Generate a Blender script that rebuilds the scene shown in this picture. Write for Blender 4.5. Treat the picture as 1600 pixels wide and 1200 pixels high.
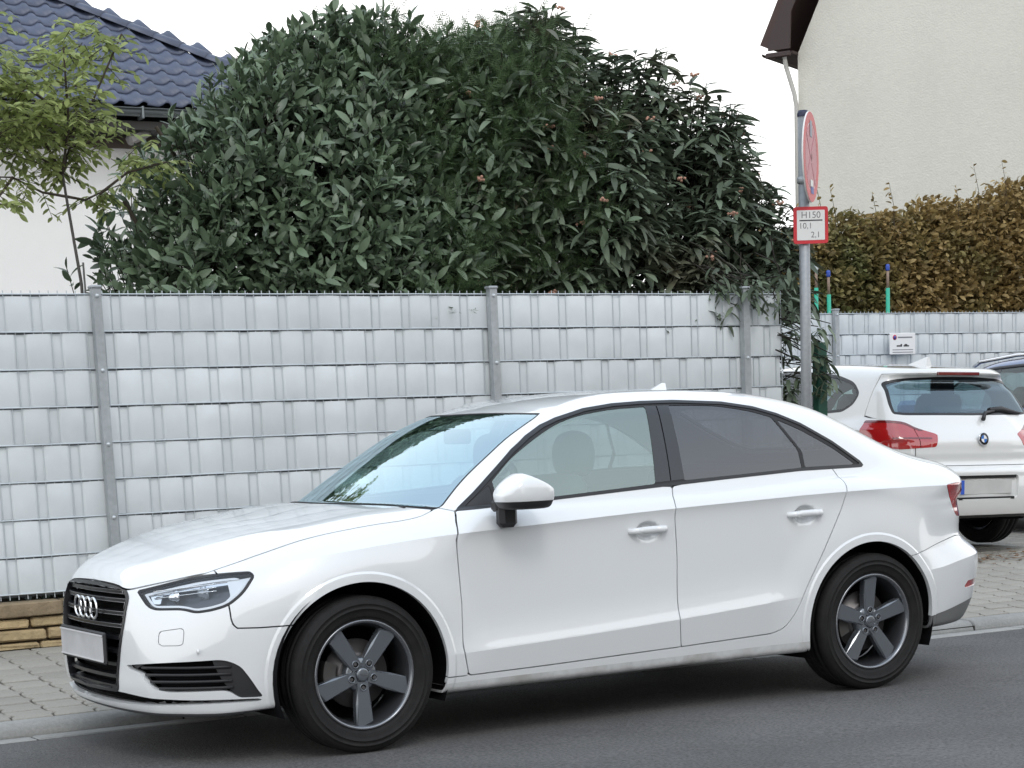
import bpy, math, random
import numpy as np
from mathutils import Vector, Matrix
random.seed(7)
SC=bpy.context.scene
for o in list(bpy.data.objects): bpy.data.objects.remove(o)
# ---------------------------------------------------------------- camera
cam=bpy.data.cameras.new('camera'); camo=bpy.data.objects.new('camera',cam); SC.collection.objects.link(camo)
CF,CX,CY,YAW,PIT,ROL=3085.412,742.454,1136.515,0.5155,0.1508,-0.0381
def cam_axes():
    cy,sy=math.cos(YAW),math.sin(YAW); cp,sp=math.cos(PIT),math.sin(PIT); cr,sr=math.cos(ROL),math.sin(ROL)
    r=np.array([cy,-sy,0]); f=np.array([sy,cy,0]); u=np.array([0,0,1.])
    f2=cp*f-sp*u; u2=sp*f+cp*u
    return cr*r+sr*u2, -sr*r+cr*u2, f2
_r,_u,_f=cam_axes(); CAMP=np.array([-3.4802,-7.8832,1.2760])
M=Matrix(((_r[0],_u[0],-_f[0],CAMP[0]),(_r[1],_u[1],-_f[1],CAMP[1]),(_r[2],_u[2],-_f[2],CAMP[2]),(0,0,0,1)))
camo.matrix_world=M
cam.sensor_width=36; cam.lens=36*CF/1600; cam.shift_x=(800-CX)/1600; cam.shift_y=(CY-600)/1600
cam.clip_start=.1; cam.clip_end=2000
SC.camera=camo
SC.render.resolution_x=1024; SC.render.resolution_y=768
# ---------------------------------------------------------------- sky and sun
W=bpy.data.worlds.new("World"); SC.world=W; W.use_nodes=True
nt=W.node_tree; nt.nodes.clear()
out=nt.nodes.new('ShaderNodeOutputWorld'); bg=nt.nodes.new('ShaderNodeBackground')
sky=nt.nodes.new('ShaderNodeTexSky'); sky.sky_type='NISHITA'; sky.sun_disc=False
SUN_EL,SUN_AZ=math.radians(48),math.radians(200)
sky.sun_elevation=SUN_EL; sky.sun_rotation=SUN_AZ; sky.air_density=1.0; sky.dust_density=3.0; sky.ozone_density=1.0
mix=nt.nodes.new('ShaderNodeMix'); mix.data_type='RGBA'; mix.inputs[7].default_value=(14.2,14.7,15.4,1)      # bright thin overcast, denser towards the horizon, over the blue
geo=nt.nodes.new('ShaderNodeTexCoord'); sx=nt.nodes.new('ShaderNodeSeparateXYZ'); mrg=nt.nodes.new('ShaderNodeMapRange')
nt.links.new(geo.outputs['Generated'],sx.inputs[0]); nt.links.new(sx.outputs[2],mrg.inputs[0])
mrg.inputs[1].default_value=.15; mrg.inputs[2].default_value=.85; mrg.inputs[3].default_value=.97; mrg.inputs[4].default_value=.80
nt.links.new(mrg.outputs[0],mix.inputs[0])
mx2=nt.nodes.new('ShaderNodeMix'); mx2.data_type='RGBA'; mx2.inputs[6].default_value=(15.2,15.2,15.0,1); mx2.inputs[7].default_value=(10.2,11.8,13.8,1)
mr2=nt.nodes.new('ShaderNodeMapRange'); mr2.inputs[1].default_value=.28; mr2.inputs[2].default_value=.80; nt.links.new(sx.outputs[2],mr2.inputs[0]); nt.links.new(mr2.outputs[0],mx2.inputs[0]); nt.links.new(mx2.outputs[2],mix.inputs[7])
nt.links.new(sky.outputs[0],mix.inputs[6]); nt.links.new(mix.outputs[2],bg.inputs[0])
bg.inputs[1].default_value=.10
nt.links.new(bg.outputs[0],out.inputs[0])
sun=bpy.data.lights.new('sun','SUN'); sun.energy=.55; sun.angle=math.radians(14); sun.color=(1,.96,.90)
suno=bpy.data.objects.new('sun',sun); SC.collection.objects.link(suno)
_d=Vector((math.sin(SUN_AZ)*math.cos(SUN_EL),math.cos(SUN_AZ)*math.cos(SUN_EL),math.sin(SUN_EL)))
suno.rotation_euler=_d.to_track_quat('Z','Y').to_euler(); suno.location=(0,0,30)
vs=SC.view_settings; vs.view_transform='Standard'; vs.look='None'; vs.exposure=.2; vs.gamma=1; vs.use_curve_mapping=False
# ---------------------------------------------------------------- materials
MATS={}
def mat(name,col=(.5,.5,.5),rough=.5,metal=0.,spec=.5,coat=0.,noise=0.,nscale=8.,bump=0.,bscale=60.,noise2=0.,n2scale=1.,tint=None,rnd=0.,trans=0.,cr=.03):
    if name in MATS: return MATS[name]
    m=bpy.data.materials.new(name); m.use_nodes=True; n=m.node_tree.nodes; l=m.node_tree.links
    b=n['Principled BSDF']; b.inputs['Roughness'].default_value=rough; b.inputs['Metallic'].default_value=metal
    b.inputs['Specular IOR Level'].default_value=spec; b.inputs['Coat Weight'].default_value=coat; b.inputs['Coat Roughness'].default_value=cr
    if coat: b.inputs['Coat IOR'].default_value=1.7
    c=(*col,1); b.inputs['Base Color'].default_value=c; last=None
    tc=n.new('ShaderNodeTexCoord')
    def noise_fac(sc,det=4):
        t=n.new('ShaderNodeTexNoise'); t.inputs['Scale'].default_value=sc; t.inputs['Detail'].default_value=det
        l.new(tc.outputs['Object'],t.inputs['Vector']); return t.outputs['Fac']
    def mul(sock,amount,prev):
        mr=n.new('ShaderNodeMapRange'); mr.inputs[1].default_value=.25; mr.inputs[2].default_value=.75; mr.inputs[3].default_value=1-amount; mr.inputs[4].default_value=1+amount
        l.new(sock,mr.inputs[0])
        mx=n.new('ShaderNodeMix'); mx.data_type='RGBA'; mx.blend_type='MULTIPLY'; mx.inputs[0].default_value=1
        if prev is None: mx.inputs[6].default_value=c
        else: l.new(prev,mx.inputs[6])
        cmb=n.new('ShaderNodeCombineColor')
        for i in range(3): l.new(mr.outputs[0],cmb.inputs[i])
        l.new(cmb.outputs[0],mx.inputs[7]); return mx.outputs[2]
    if tint is not None:
        mx=n.new('ShaderNodeMix'); mx.data_type='RGBA'; mx.inputs[6].default_value=c; mx.inputs[7].default_value=(*tint[0],1)
        t=noise_fac(tint[1]); mr=n.new('ShaderNodeMapRange'); mr.inputs[1].default_value=tint[2]; mr.inputs[2].default_value=tint[3]; l.new(t,mr.inputs[0]); l.new(mr.outputs[0],mx.inputs[0]); last=mx.outputs[2]
    if noise: last=mul(noise_fac(nscale),noise,last)
    if noise2: last=mul(noise_fac(n2scale,6),noise2,last)
    if rnd:
        g=n.new('ShaderNodeNewGeometry'); oi=n.new('ShaderNodeObjectInfo'); ad=n.new('ShaderNodeMath'); ad.operation='ADD'
        l.new(g.outputs['Random Per Island'],ad.inputs[0]); l.new(oi.outputs['Random'],ad.inputs[1])
        fr=n.new('ShaderNodeMath'); fr.operation='FRACT'; l.new(ad.outputs[0],fr.inputs[0])
        ms=n.new('ShaderNodeMapRange'); ms.inputs[3].default_value=.25; ms.inputs[4].default_value=.75; l.new(fr.outputs[0],ms.inputs[0])
        last=mul(ms.outputs[0],rnd,last)
    if last is not None: l.new(last,b.inputs['Base Color'])
    if bump:
        bp=n.new('ShaderNodeBump'); bp.inputs['Strength'].default_value=bump; bp.inputs['Distance'].default_value=.01
        l.new(noise_fac(bscale,6),bp.inputs['Height']); l.new(bp.outputs[0],b.inputs['Normal'])
    if trans:
        tr=n.new('ShaderNodeBsdfTranslucent'); ms=n.new('ShaderNodeMixShader'); ms.inputs[0].default_value=trans
        if last is not None: l.new(last,tr.inputs[0])
        else: tr.inputs[0].default_value=c
        l.new(b.outputs[0],ms.inputs[1]); l.new(tr.outputs[0],ms.inputs[2]); l.new(ms.outputs[0],n['Material Output'].inputs[0])
    MATS[name]=m; return m
def glass(name,col=(.7,.85,.8),refl=(1,1,1),rough=.0,ior=1.5,haze=0.,hazecol=(.6,.65,.65),base=0.):
    if name in MATS: return MATS[name]
    m=bpy.data.materials.new(name); m.use_nodes=True; n=m.node_tree.nodes; l=m.node_tree.links; n.clear()
    o=n.new('ShaderNodeOutputMaterial'); t=n.new('ShaderNodeBsdfTransparent'); t.inputs[0].default_value=(*col,1)
    g=n.new('ShaderNodeBsdfGlossy'); g.inputs['Roughness'].default_value=rough; lw=n.new('ShaderNodeLayerWeight'); lw.inputs[0].default_value=.5; f=n.new('ShaderNodeMath'); f.operation='POWER'; f.inputs[1].default_value=5.; l.new(lw.outputs['Facing'],f.inputs[0]); f0=2*((ior-1)/(ior+1))**2
    g.inputs[0].default_value=(*refl,1)
    mr=n.new('ShaderNodeMapRange'); mr.inputs[3].default_value=base+(1-base)*f0; l.new(f.outputs[0],mr.inputs[0])
    mx=n.new('ShaderNodeMixShader'); l.new(mr.outputs[0],mx.inputs[0])
    src=t.outputs[0]
    if haze:
        d=n.new('ShaderNodeBsdfDiffuse'); d.inputs[0].default_value=(*hazecol,1); m2=n.new('ShaderNodeMixShader'); m2.inputs[0].default_value=haze
        l.new(t.outputs[0],m2.inputs[1]); l.new(d.outputs[0],m2.inputs[2]); src=m2.outputs[0]
    l.new(src,mx.inputs[1]); l.new(g.outputs[0],mx.inputs[2]); l.new(mx.outputs[0],o.inputs[0])
    MATS[name]=m; return m
# ---------------------------------------------------------------- mesh helpers
def mesh_np(name,V,T,m,parent=None,smooth=True,nrm=None,k=3):
    V=np.ascontiguousarray(V,dtype=np.float32); T=np.ascontiguousarray(T,dtype=np.int32)
    me=bpy.data.meshes.new(name); me.vertices.add(len(V)); me.vertices.foreach_set('co',V.ravel())
    me.loops.add(T.size); me.loops.foreach_set('vertex_index',T.ravel())
    me.polygons.add(len(T)); me.polygons.foreach_set('loop_start',np.arange(0,T.size,T.shape[1],dtype=np.int32))
    me.update(calc_edges=True)
    me.polygons.foreach_set('use_smooth',np.full(len(T),smooth)); 
    if m: me.materials.append(m)
    if nrm is not None: me.normals_split_custom_set_from_vertices([tuple(x) for x in nrm.tolist()])
    o=bpy.data.objects.new(name,me); SC.collection.objects.link(o)
    if parent: o.parent=parent
    return o
class MB:
    def __init__(s): s.v=[]; s.f=[]; s.sm=[]
    def add(s,v,f,sm=False):
        b=len(s.v); s.v+= [tuple(x) for x in v]; s.f+=[tuple(i+b for i in q) for q in f]; s.sm+=[sm]*len(f); return s
    def box(s,c,d,rz=0.,M3=None,bev=0.):
        x,y,z=d[0]/2,d[1]/2,d[2]/2
        if bev>0:
            b=min(bev,x*.9,y*.9,z*.9)
            v=[];
            for sz in (-1,1):
                for (ix,iy) in ((-1,-1),(1,-1),(1,1),(-1,1)):
                    v.append((ix*(x-b),iy*(y-b),sz*z))
            for sz in (-1,1):
                for (ix,iy) in ((-1,-1),(1,-1),(1,1),(-1,1)):
                    v.append((ix*(x-b),iy*y,sz*(z-b))); v.append((ix*x,iy*(y-b),sz*(z-b)))
            # convex hull through bmesh
            import bmesh
            bm=bmesh.new()
            for q in v: bm.verts.new(q)
            bmesh.ops.convex_hull(bm,input=bm.verts[:]); bm.verts.index_update()
            V=[q.co[:] for q in bm.verts]; F=[tuple(w.index for w in f.verts) for f in bm.faces]; bm.free()
        else:
            V=[(i*x,j*y,k*z) for k in (-1,1) for j in (-1,1) for i in (-1,1)]
            F=[(0,2,3,1),(4,5,7,6),(0,1,5,4),(2,6,7,3),(0,4,6,2),(1,3,7,5)]
        cz,sz_=math.cos(rz),math.sin(rz); o=[]
        for q in V:
            if M3 is not None: q=tuple(M3@Vector(q))
            o.append((c[0]+q[0]*cz-q[1]*sz_,c[1]+q[0]*sz_+q[1]*cz,c[2]+q[2]))
        return s.add(o,F)
    def tube(s,pts,r,n=8,cap=True,sm=True):
        pts=[Vector(p) for p in pts]; rr=r if hasattr(r,'__len__') else [r]*len(pts); V=[];F=[]
        up=None
        for i,p in enumerate(pts):
            t=(pts[min(i+1,len(pts)-1)]-pts[max(i-1,0)]).normalized()
            if up is None: up=Vector((0,0,1)) if abs(t.z)<.9 else Vector((1,0,0))
            a=t.cross(up).normalized(); b=a.cross(t).normalized(); up=b
            for k in range(n):
                an=2*math.pi*k/n; V.append(p+(a*math.cos(an)+b*math.sin(an))*rr[i])
        for i in range(len(pts)-1):
            for k in range(n): F.append((i*n+k,(i+1)*n+k,(i+1)*n+(k+1)%n,i*n+(k+1)%n))
        s.add(V,F,sm)
        if cap: b=len(s.v)-len(V); s.f+=[tuple(b+k for k in range(n)),tuple(b+(len(pts)-1)*n+k for k in range(n))[::-1]]; s.sm+=[False,False]
        return s
    def lathe(s,prof,c=(0,0,0),axis='y',n=48,sm=True,close=False):
        V=[];F=[];m=len(prof)
        for k in range(n):
            a=2*math.pi*k/n; ca,sa=math.cos(a),math.sin(a)
            for r,h in prof:
                if axis=='y': V.append((c[0]+r*ca,c[1]+h,c[2]+r*sa))
                elif axis=='z': V.append((c[0]+r*ca,c[1]+r*sa,c[2]+h))
                else: V.append((c[0]+h,c[1]+r*ca,c[2]+r*sa))
        mm=m if close else m-1
        for k in range(n):
            for i in range(mm):
                F.append((k*m+i,k*m+(i+1)%m,((k+1)%n)*m+(i+1)%m,((k+1)%n)*m+i))
        return s.add(V,F,sm)
    def prism(s,poly,d0,d1,plane='xz',sm=False):
        """extrude a 2D outline; plane xz -> along y, xy -> along z, yz -> along x"""
        def P(u,v,d): return {'xz':(u,d,v),'xy':(u,v,d),'yz':(d,u,v)}[plane]
        n=len(poly); V=[P(u,v,d0) for u,v in poly]+[P(u,v,d1) for u,v in poly]
        F=[tuple(range(n)),tuple(range(2*n-1,n-1,-1))]+[(i,(i+1)%n,n+(i+1)%n,n+i) for i in range(n)]
        return s.add(V,F,sm)
    def build(s,name,m,parent=None,fixn=True):
        me=bpy.data.meshes.new(name); me.from_pydata(s.v,[],s.f)
        if fixn:
            import bmesh
            bm=bmesh.new(); bm.from_mesh(me); bmesh.ops.recalc_face_normals(bm,faces=bm.faces); bm.to_mesh(me); bm.free()
        me.polygons.foreach_set('use_smooth',s.sm[:len(me.polygons)])
        if m: me.materials.append(m)
        o=bpy.data.objects.new(name,me); SC.collection.objects.link(o)
        if parent: o.parent=parent
        return o
def empty(name,loc=(0,0,0),rz=0.,label=None,cat=None,group=None):
    o=bpy.data.objects.new(name,None); SC.collection.objects.link(o); o.location=loc; o.rotation_euler=(0,0,rz); o.empty_display_size=.1
    tag(o,label,cat,group); return o
def tag(o,label=None,cat=None,group=None,kind=None):
    if label: o['label']=label
    if cat: o['category']=cat
    if group: o['group']=group
    if kind: o['kind']=kind
    return o
def dup(o,parent):
    c=o.copy(); SC.collection.objects.link(c); c.parent=parent
    for ch in o.children: dup(ch,c)
    return c
def text_mesh(name,body,size,m,parent,mw,depth=.0):
    cu=bpy.data.curves.new(name,'FONT'); cu.body=body; cu.size=size; cu.align_x='CENTER'; cu.align_y='CENTER'; cu.extrude=depth
    t=bpy.data.objects.new(name,cu); SC.collection.objects.link(t)
    dg=bpy.context.evaluated_depsgraph_get(); me=bpy.data.meshes.new_from_object(t.evaluated_get(dg))
    bpy.data.objects.remove(t); me.name=name; me.materials.clear(); me.materials.append(m)
    o=bpy.data.objects.new(name,me); SC.collection.objects.link(o); o.parent=parent; o.matrix_local=mw; return o
# ---- implicit surface toolkit -------------------------------------------------
import numpy as np
def smax(a,b,k):
    h=np.maximum(k-np.abs(a-b),0)/k
    return np.maximum(a,b)+h*h*k*.25
def smin(a,b,k): return -smax(-a,-b,k)
def sstep(e0,e1,x):
    t=np.clip((x-e0)/(e1-e0),0,1); return t*t*(3-2*t)
class Sp:
    """smooth curve through (x, value) pairs (monotone-ish cubic), flat slope continued outside"""
    def __init__(s,*p):
        p=np.array(p,float); s.x,s.y=p[:,0],p[:,1]
        d=np.diff(s.y)/np.diff(s.x); m=np.empty(len(s.x)); m[0]=d[0]; m[-1]=d[-1]
        h=np.diff(s.x)
        m[1:-1]=(d[:-1]*h[1:]+d[1:]*h[:-1])/(h[1:]+h[:-1])
        s.m=m
    def __call__(s,q):
        q=np.asarray(q,float)
        i=np.clip(np.searchsorted(s.x,q)-1,0,len(s.x)-2)
        h=s.x[i+1]-s.x[i]; t=(q-s.x[i])/h; tc=np.clip(t,0,1)
        y=(2*tc**3-3*tc**2+1)*s.y[i]+(tc**3-2*tc**2+tc)*h*s.m[i]+(-2*tc**3+3*tc**2)*s.y[i+1]+(tc**3-tc**2)*h*s.m[i+1]
        return y+np.where(t<0,t*h*s.m[0],0)+np.where(t>1,(t-1)*h*s.m[-1],0)
def polysdf(P,x,y):
    """signed distance (negative inside) to closed polygon P (n,2)"""
    P=np.asarray(P,float); Q=np.roll(P,-1,0)
    d=np.full(x.shape,1e9); ins=np.zeros(x.shape,bool)
    for (ax,ay),(bx,by) in zip(P,Q):
        ex,ey=bx-ax,by-ay; L=ex*ex+ey*ey
        if L<1e-14: continue
        t=np.clip(((x-ax)*ex+(y-ay)*ey)/L,0,1)
        d=np.minimum(d,(x-ax-t*ex)**2+(y-ay-t*ey)**2)
        if ay!=by:
            c=((ay>y)!=(by>y))&(x<(bx-ax)*(y-ay)/(by-ay)+ax); ins^=c
    d=np.sqrt(d); return np.where(ins,-d,d)
def rpoly(P,r=.02,n=5):
    """closed polygon with rounded corners; r number or per-corner list"""
    P=np.asarray(P,float); m=len(P); out=[]
    rr=r if hasattr(r,'__len__') else [r]*m
    for i in range(m):
        a,b,c=P[i-1],P[i],P[(i+1)%m]
        u=a-b; v=c-b; lu,lv=np.hypot(*u),np.hypot(*v)
        q=min(rr[i],lu*.45,lv*.45)
        if q<1e-4: out.append(b); continue
        p0=b+u/lu*q; p2=b+v/lv*q
        for k in range(n+1):
            t=k/n; out.append((1-t)**2*p0+2*t*(1-t)*b+t*t*p2)
    return np.array(out)
def polydist(P,x,y):
    """signed offset from an open polyline: positive on its left"""
    P=np.asarray(P,float); d=np.full(x.shape,1e9); s=np.zeros(x.shape)
    for k in range(len(P)-1):
        ax,ay=P[k]; bx,by=P[k+1]; ex,ey=bx-ax,by-ay; L=ex*ex+ey*ey
        t=((x-ax)*ex+(y-ay)*ey)/L
        t=np.clip(t,0 if k else -1e9,1 if k<len(P)-2 else 1e9)
        q=(x-ax-t*ex)**2+(y-ay-t*ey)**2; c=(ex*(y-ay)-ey*(x-ax))/np.sqrt(L)
        m=q<d; d=np.where(m,q,d); s=np.where(m,np.sign(c),s)
    return s*np.sqrt(d)
def grad(F,P,e=.002):
    g=np.empty_like(P)
    for i in range(3):
        A=P.copy();B=P.copy();A[:,i]+=e;B[:,i]-=e
        g[:,i]=(F(*A.T)-F(*B.T))/(2*e)
    return g
def normals(F,P,e=.002):
    g=grad(F,P,e); return g/np.maximum(np.linalg.norm(g,axis=1,keepdims=True),1e-9)
def surface(F,lo,hi,h,Fc=None):
    """surface-net mesh of F=0 in a box; returns verts, tris (outward)"""
    lo=np.array(lo,float); hi=np.array(hi,float)
    n=np.ceil((hi-lo)/h).astype(int)+1; c=4
    nc=(n+c-1)//c+1
    g=[lo[i]+h*c*np.arange(nc[i]) for i in range(3)]
    X,Y,Z=np.meshgrid(*g,indexing='ij'); f=F(X.ravel(),Y.ravel(),Z.ravel()).reshape(nc)
    m=np.abs(f)<h*c*1.9
    for ax in range(3):
        s=m.copy(); s2=np.roll(m,1,ax); s3=np.roll(m,-1,ax); m=s|s2|s3
    big=np.kron(m,np.ones((c,c,c),bool)); sg=np.kron(np.sign(f),np.ones((c,c,c)))
    big=big[:n[0],:n[1],:n[2]]; V=sg[:n[0],:n[1],:n[2]].astype(np.float32)*1.0
    idx=np.argwhere(big); pts=lo+idx*h
    V[big]=F(*pts.T)
    ins=V<0
    # cells
    cell=np.zeros(n-1,np.int32); acc=np.zeros(tuple(n-1)+(4,),np.float32)
    key=ins[:-1,:-1,:-1].astype(np.int8)
    tot=np.zeros(n-1,np.int8)
    for dx in (0,1):
        for dy in (0,1):
            for dz in (0,1):
                tot+=ins[dx:n[0]-1+dx,dy:n[1]-1+dy,dz:n[2]-1+dz]
    act=(tot>0)&(tot<8)
    ci=np.argwhere(act); cell[:]=-1; cell[act]=np.arange(len(ci))
    S=np.zeros((len(ci),3)); cnt=np.zeros(len(ci))
    corners=[(0,0,0),(1,0,0),(0,1,0),(1,1,0),(0,0,1),(1,0,1),(0,1,1),(1,1,1)]
    val=[V[ci[:,0]+a,ci[:,1]+b,ci[:,2]+d] for a,b,d in corners]
    for i in range(8):
        for j in range(i+1,8):
            A=np.array(corners[i]);B=np.array(corners[j])
            if np.abs(A-B).sum()!=1: continue
            m=(val[i]<0)!=(val[j]<0)
            t=val[i][m]/(val[i][m]-val[j][m])
            S[m]+=A+t[:,None]*(B-A); cnt[m]+=1
    P=lo+(ci+S/cnt[:,None])*h
    quads=[]
    for ax in range(3):
        a1,a2=(ax+1)%3,(ax+2)%3
        sl=[slice(None)]*3; sl2=[slice(None)]*3; sl[ax]=slice(0,-1); sl2[ax]=slice(1,None)
        A=ins[tuple(sl)];B=ins[tuple(sl2)]
        e=np.argwhere(A!=B)
        e=e[(e[:,a1]>0)&(e[:,a2]>0)&(e[:,a1]<n[a1]-1)&(e[:,a2]<n[a2]-1)]
        u=np.zeros(3,int);u[a1]=1; v=np.zeros(3,int); v[a2]=1
        q=[cell[tuple((e-u*i-v*j).T)] for i,j in ((0,0),(1,0),(1,1),(0,1))]
        q=np.stack(q,1); fl=~A[tuple(e.T)]   # inside at high side: flip
        q[fl]=q[fl][:,::-1]
        quads.append(q)
    Q=np.concatenate(quads); Q=Q[(Q>=0).all(1)]
    for _ in range(3):
        gr=grad(F,P); l2=(gr**2).sum(1); v=F(*P.T)
        st=np.clip(v/np.maximum(l2,.05),-h*.6,h*.6); P=P-gr*st[:,None]
    # ensure outward orientation
    T=np.concatenate([Q[:,[0,1,2]],Q[:,[0,2,3]]])
    nn=np.cross(P[T[:,1]]-P[T[:,0]],P[T[:,2]]-P[T[:,0]]); cen=P[T].mean(1)
    gn=grad(F,cen[:200]); 
    if (np.sign((nn[:200]*gn).sum(1))).sum()<0: T=T[:,::-1]
    return P,T
def clip(V,T,f):
    """keep the part of the mesh where f(x,y,z)<0"""
    if len(T)==0: return V,T
    s=f(*V.T); s=np.where(np.abs(s)<1e-6,-1e-6,s)
    ins=s<0; k=ins[T].sum(1)
    keep=T[k==3]
    newV=[V]; base=len(V); cache_e=[]; 
    tri1=T[k==1]; tri2=T[k==2]
    def rot(tr,want):
        m=ins[tr]==want; r=np.argmax(m,1)
        return np.stack([tr[np.arange(len(tr)),(r+i)%3] for i in range(3)],1)
    A=rot(tri1,True); B=rot(tri2,False)
    ed=np.concatenate([A[:,[0,1]],A[:,[0,2]],B[:,[0,1]],B[:,[0,2]]])
    es=np.sort(ed,1); ue,inv=np.unique(es,axis=0,return_inverse=True); inv=inv.ravel()
    if len(ue)==0:
        return compact(V,keep)
    t=s[ue[:,0]]/(s[ue[:,0]]-s[ue[:,1]])
    NV=V[ue[:,0]]+t[:,None]*(V[ue[:,1]]-V[ue[:,0]])
    na,nb=len(A),len(B)
    i1=base+inv[:na]; i2=base+inv[na:2*na]; j1=base+inv[2*na:2*na+nb]; j2=base+inv[2*na+nb:]
    out=[keep,np.stack([A[:,0],i1,i2],1),np.stack([j1,B[:,1],B[:,2]],1),np.stack([j1,B[:,2],j2],1)]
    return compact(np.concatenate([V,NV]),np.concatenate(out))
def compact(V,T):
    if len(T)==0: return V[:0],T
    u,inv=np.unique(T,return_inverse=True)
    return V[u],inv.reshape(T.shape)
# ---- white saloon: body surface. x rearwards from the front axle, a = |y|, z up
s_shoulder=Sp((-.9,.66),(-.436,.755),(-.236,.786),(-.027,.812),(.435,.849),(.9,.870),(1.333,.889),(1.9,.908),(2.467,.922),(2.9,.924),(3.3,.918))
s_low=Sp((-.9,.33),(.41,.363),(1.51,.415),(2.2,.463),(3.4,.54))
s_belt=Sp((-.9,.60),(.0,.87),(.47,.934),(1.38,.984),(2.26,1.026),(2.635,1.03),(3.5,1.0))
s_W=Sp((-.9,.872),(-.6,.886),(-.3,.893),(0,.896),(.6,.892),(1.3,.890),(2.2,.894),(2.64,.897),(3.0,.885),(3.3,.855),(3.6,.80))
s_bon=Sp((-.95,.57),(-.88,.68),(-.84,.715),(-.78,.752),(-.7,.789),(-.6,.825),(-.45,.869),(-.3,.903),(0,.946),(.2,.972),(.4,.985),(.8,1.0),(2.4,1.03),(2.8,1.045),(3.1,1.055),(3.3,1.048),(3.45,1.034),(3.6,.98))
s_nose=Sp((.12,-.79),(.20,-.845),(.27,-.866),(.40,-.874),(.55,-.868),(.65,-.852),(.72,-.828),(.80,-.78))
s_tail=Sp((.15,3.40),(.25,3.50),(.33,3.557),(.44,3.585),(.565,3.588),(.59,3.58),(.66,3.495),(.77,3.475),(.91,3.435),(.96,3.45),(1.01,3.46))
def lin(e0,e1,x): return np.clip((x-e0)/(e1-e0),0,1)
def arch_bump(x,z,xc):
    d=np.sqrt((x-xc)**2+(z-.316)**2)
    up=sstep(.12,.30,z)
    return (.0065*(1-lin(.403,.413,d))+.015*(1-sstep(.40,.60,d)))*up
def dent(x,z,xc,zc,rx,rz,dep):
    q=((x-xc)/rx)**2+((z-zc)/rz)**2
    return dep*sstep(0,.75,1-q)
_rr=Sp((2.6,.50),(2.985,.534),(3.09,.547),(3.19,.564),(3.4,.583),(3.6,.585))
def sed_G(x,z):
    zs=s_shoulder(x); zl=s_low(x); W=s_W(x)
    door=sstep(.30,.62,x)*(1-sstep(2.0,2.30,x))
    zz=np.minimum(z,zs); dd=zs-zz
    under=.011*np.exp(-dd/.030)
    mid=W-.026+under+.024*np.exp(-(np.maximum(zz-zl,0)/.060)**1.25)-.010*np.exp(-((zz-.60)/.16)**2)*0
    mid=mid-np.where(zz<zl,(zl-zz)*.17,0)
    conv=W-.024+under-.09*np.abs(zz-.60)**1.9
    g=door*mid+(1-door)*conv
    up=np.maximum(z-zs,0)
    g=g-up*(.50+.05*door)-up*up*2.4
    g=g+arch_bump(x,z,0)+arch_bump(x,z,2.622)
    g=g-dent(x,z,1.385,.806,.066,.047,.024)-dent(x,z,2.243,.830,.066,.047,.024)
    rb=sstep(2.90,3.06,x); du=np.maximum(z-_rr(x),0); g=g-rb*(.42*np.minimum(du,.09)-.018)*(1-sstep(.67,.90,z))-rb*.10*np.maximum(_rr(x)-z,0)
    # bumper ridges front
    fb=1-sstep(-.42,-.30,x)
    g=g+fb*.010*np.exp(-((z-.46)/.012)**2*.5)*0
    return g
def _c_sh(x,a,z): return z-s_shoulder(x)
def _c_lo(x,a,z): return z-s_low(x)
def _c_a(xc,r): return lambda x,a,z: np.sqrt((x-xc)**2+(z-.316)**2)-r
SED_CREASES=[_c_sh,_c_lo,_c_a(0,.403),_c_a(0,.413),_c_a(2.622,.403),_c_a(2.622,.413),lambda x,a,z:np.where(x>2.8,z-_rr(x),1.)]
def sed_low(x,a,z):
    G=sed_G(x,z)
    side=(a-G)*.93
    xe=x+.22*a*a*(1-sstep(-.5,.5,x))
    T=s_bon(xe)-(.055+.10*(1-sstep(-.75,.1,x)))*a*a-.10*np.maximum(a-.45,0)**2*(1-sstep(.2,.6,x))-.16*np.maximum(a-.45,0)**2*sstep(2.3,2.9,x)
    dT=(s_bon(xe+.005)-s_bon(xe-.005))*100
    top=(z-T)/np.sqrt(1+dT*dT)
    kt=.20-.15*sstep(.35,.6,x)+.06*sstep(2.5,2.9,x)
    f=smax(side,top,kt)
    # nose
    XF=s_nose(z)+.022+.19*a*a+.25*a**4
    fr=(XF-x)/np.sqrt(1+(.40*a+a**3)**2)
    f=smax(f,fr,.06+.34*sstep(.3,.6,a))
    XR=s_tail(z)-.10*a*a
    rr=(x-XR)/np.sqrt(1+(.2*a)**2)
    f=smax(f,rr,.03+.37*sstep(.3,.6,a)*(1-.35*sstep(.85,.95,z)))
    # underside
    zb=np.where(x<.35,.185+.03*sstep(-.6,-.3,x),.205)+ .045*sstep(2.2,3.0,x)
    f=smax(f,zb-z,.03)
    return f
s_roof=Sp((-.1,.67),(.10,.870),(.25,.968),(.4,1.063),(.6,1.182),(.78,1.279),(.93,1.340),(1.05,1.366),(1.2,1.390),(1.45,1.416),(1.7,1.420),(1.95,1.413),(2.2,1.393),(2.4,1.365),(2.57,1.331),(2.71,1.286),(2.86,1.227),(3.01,1.163),(3.14,1.105),(3.3,1.03),(3.5,.93))
s_G2=Sp((.0,.70),(.5,.770),(.9,.806),(1.4,.818),(2.0,.812),(2.5,.785),(2.9,.745),(3.2,.70),(3.5,.64))
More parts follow.
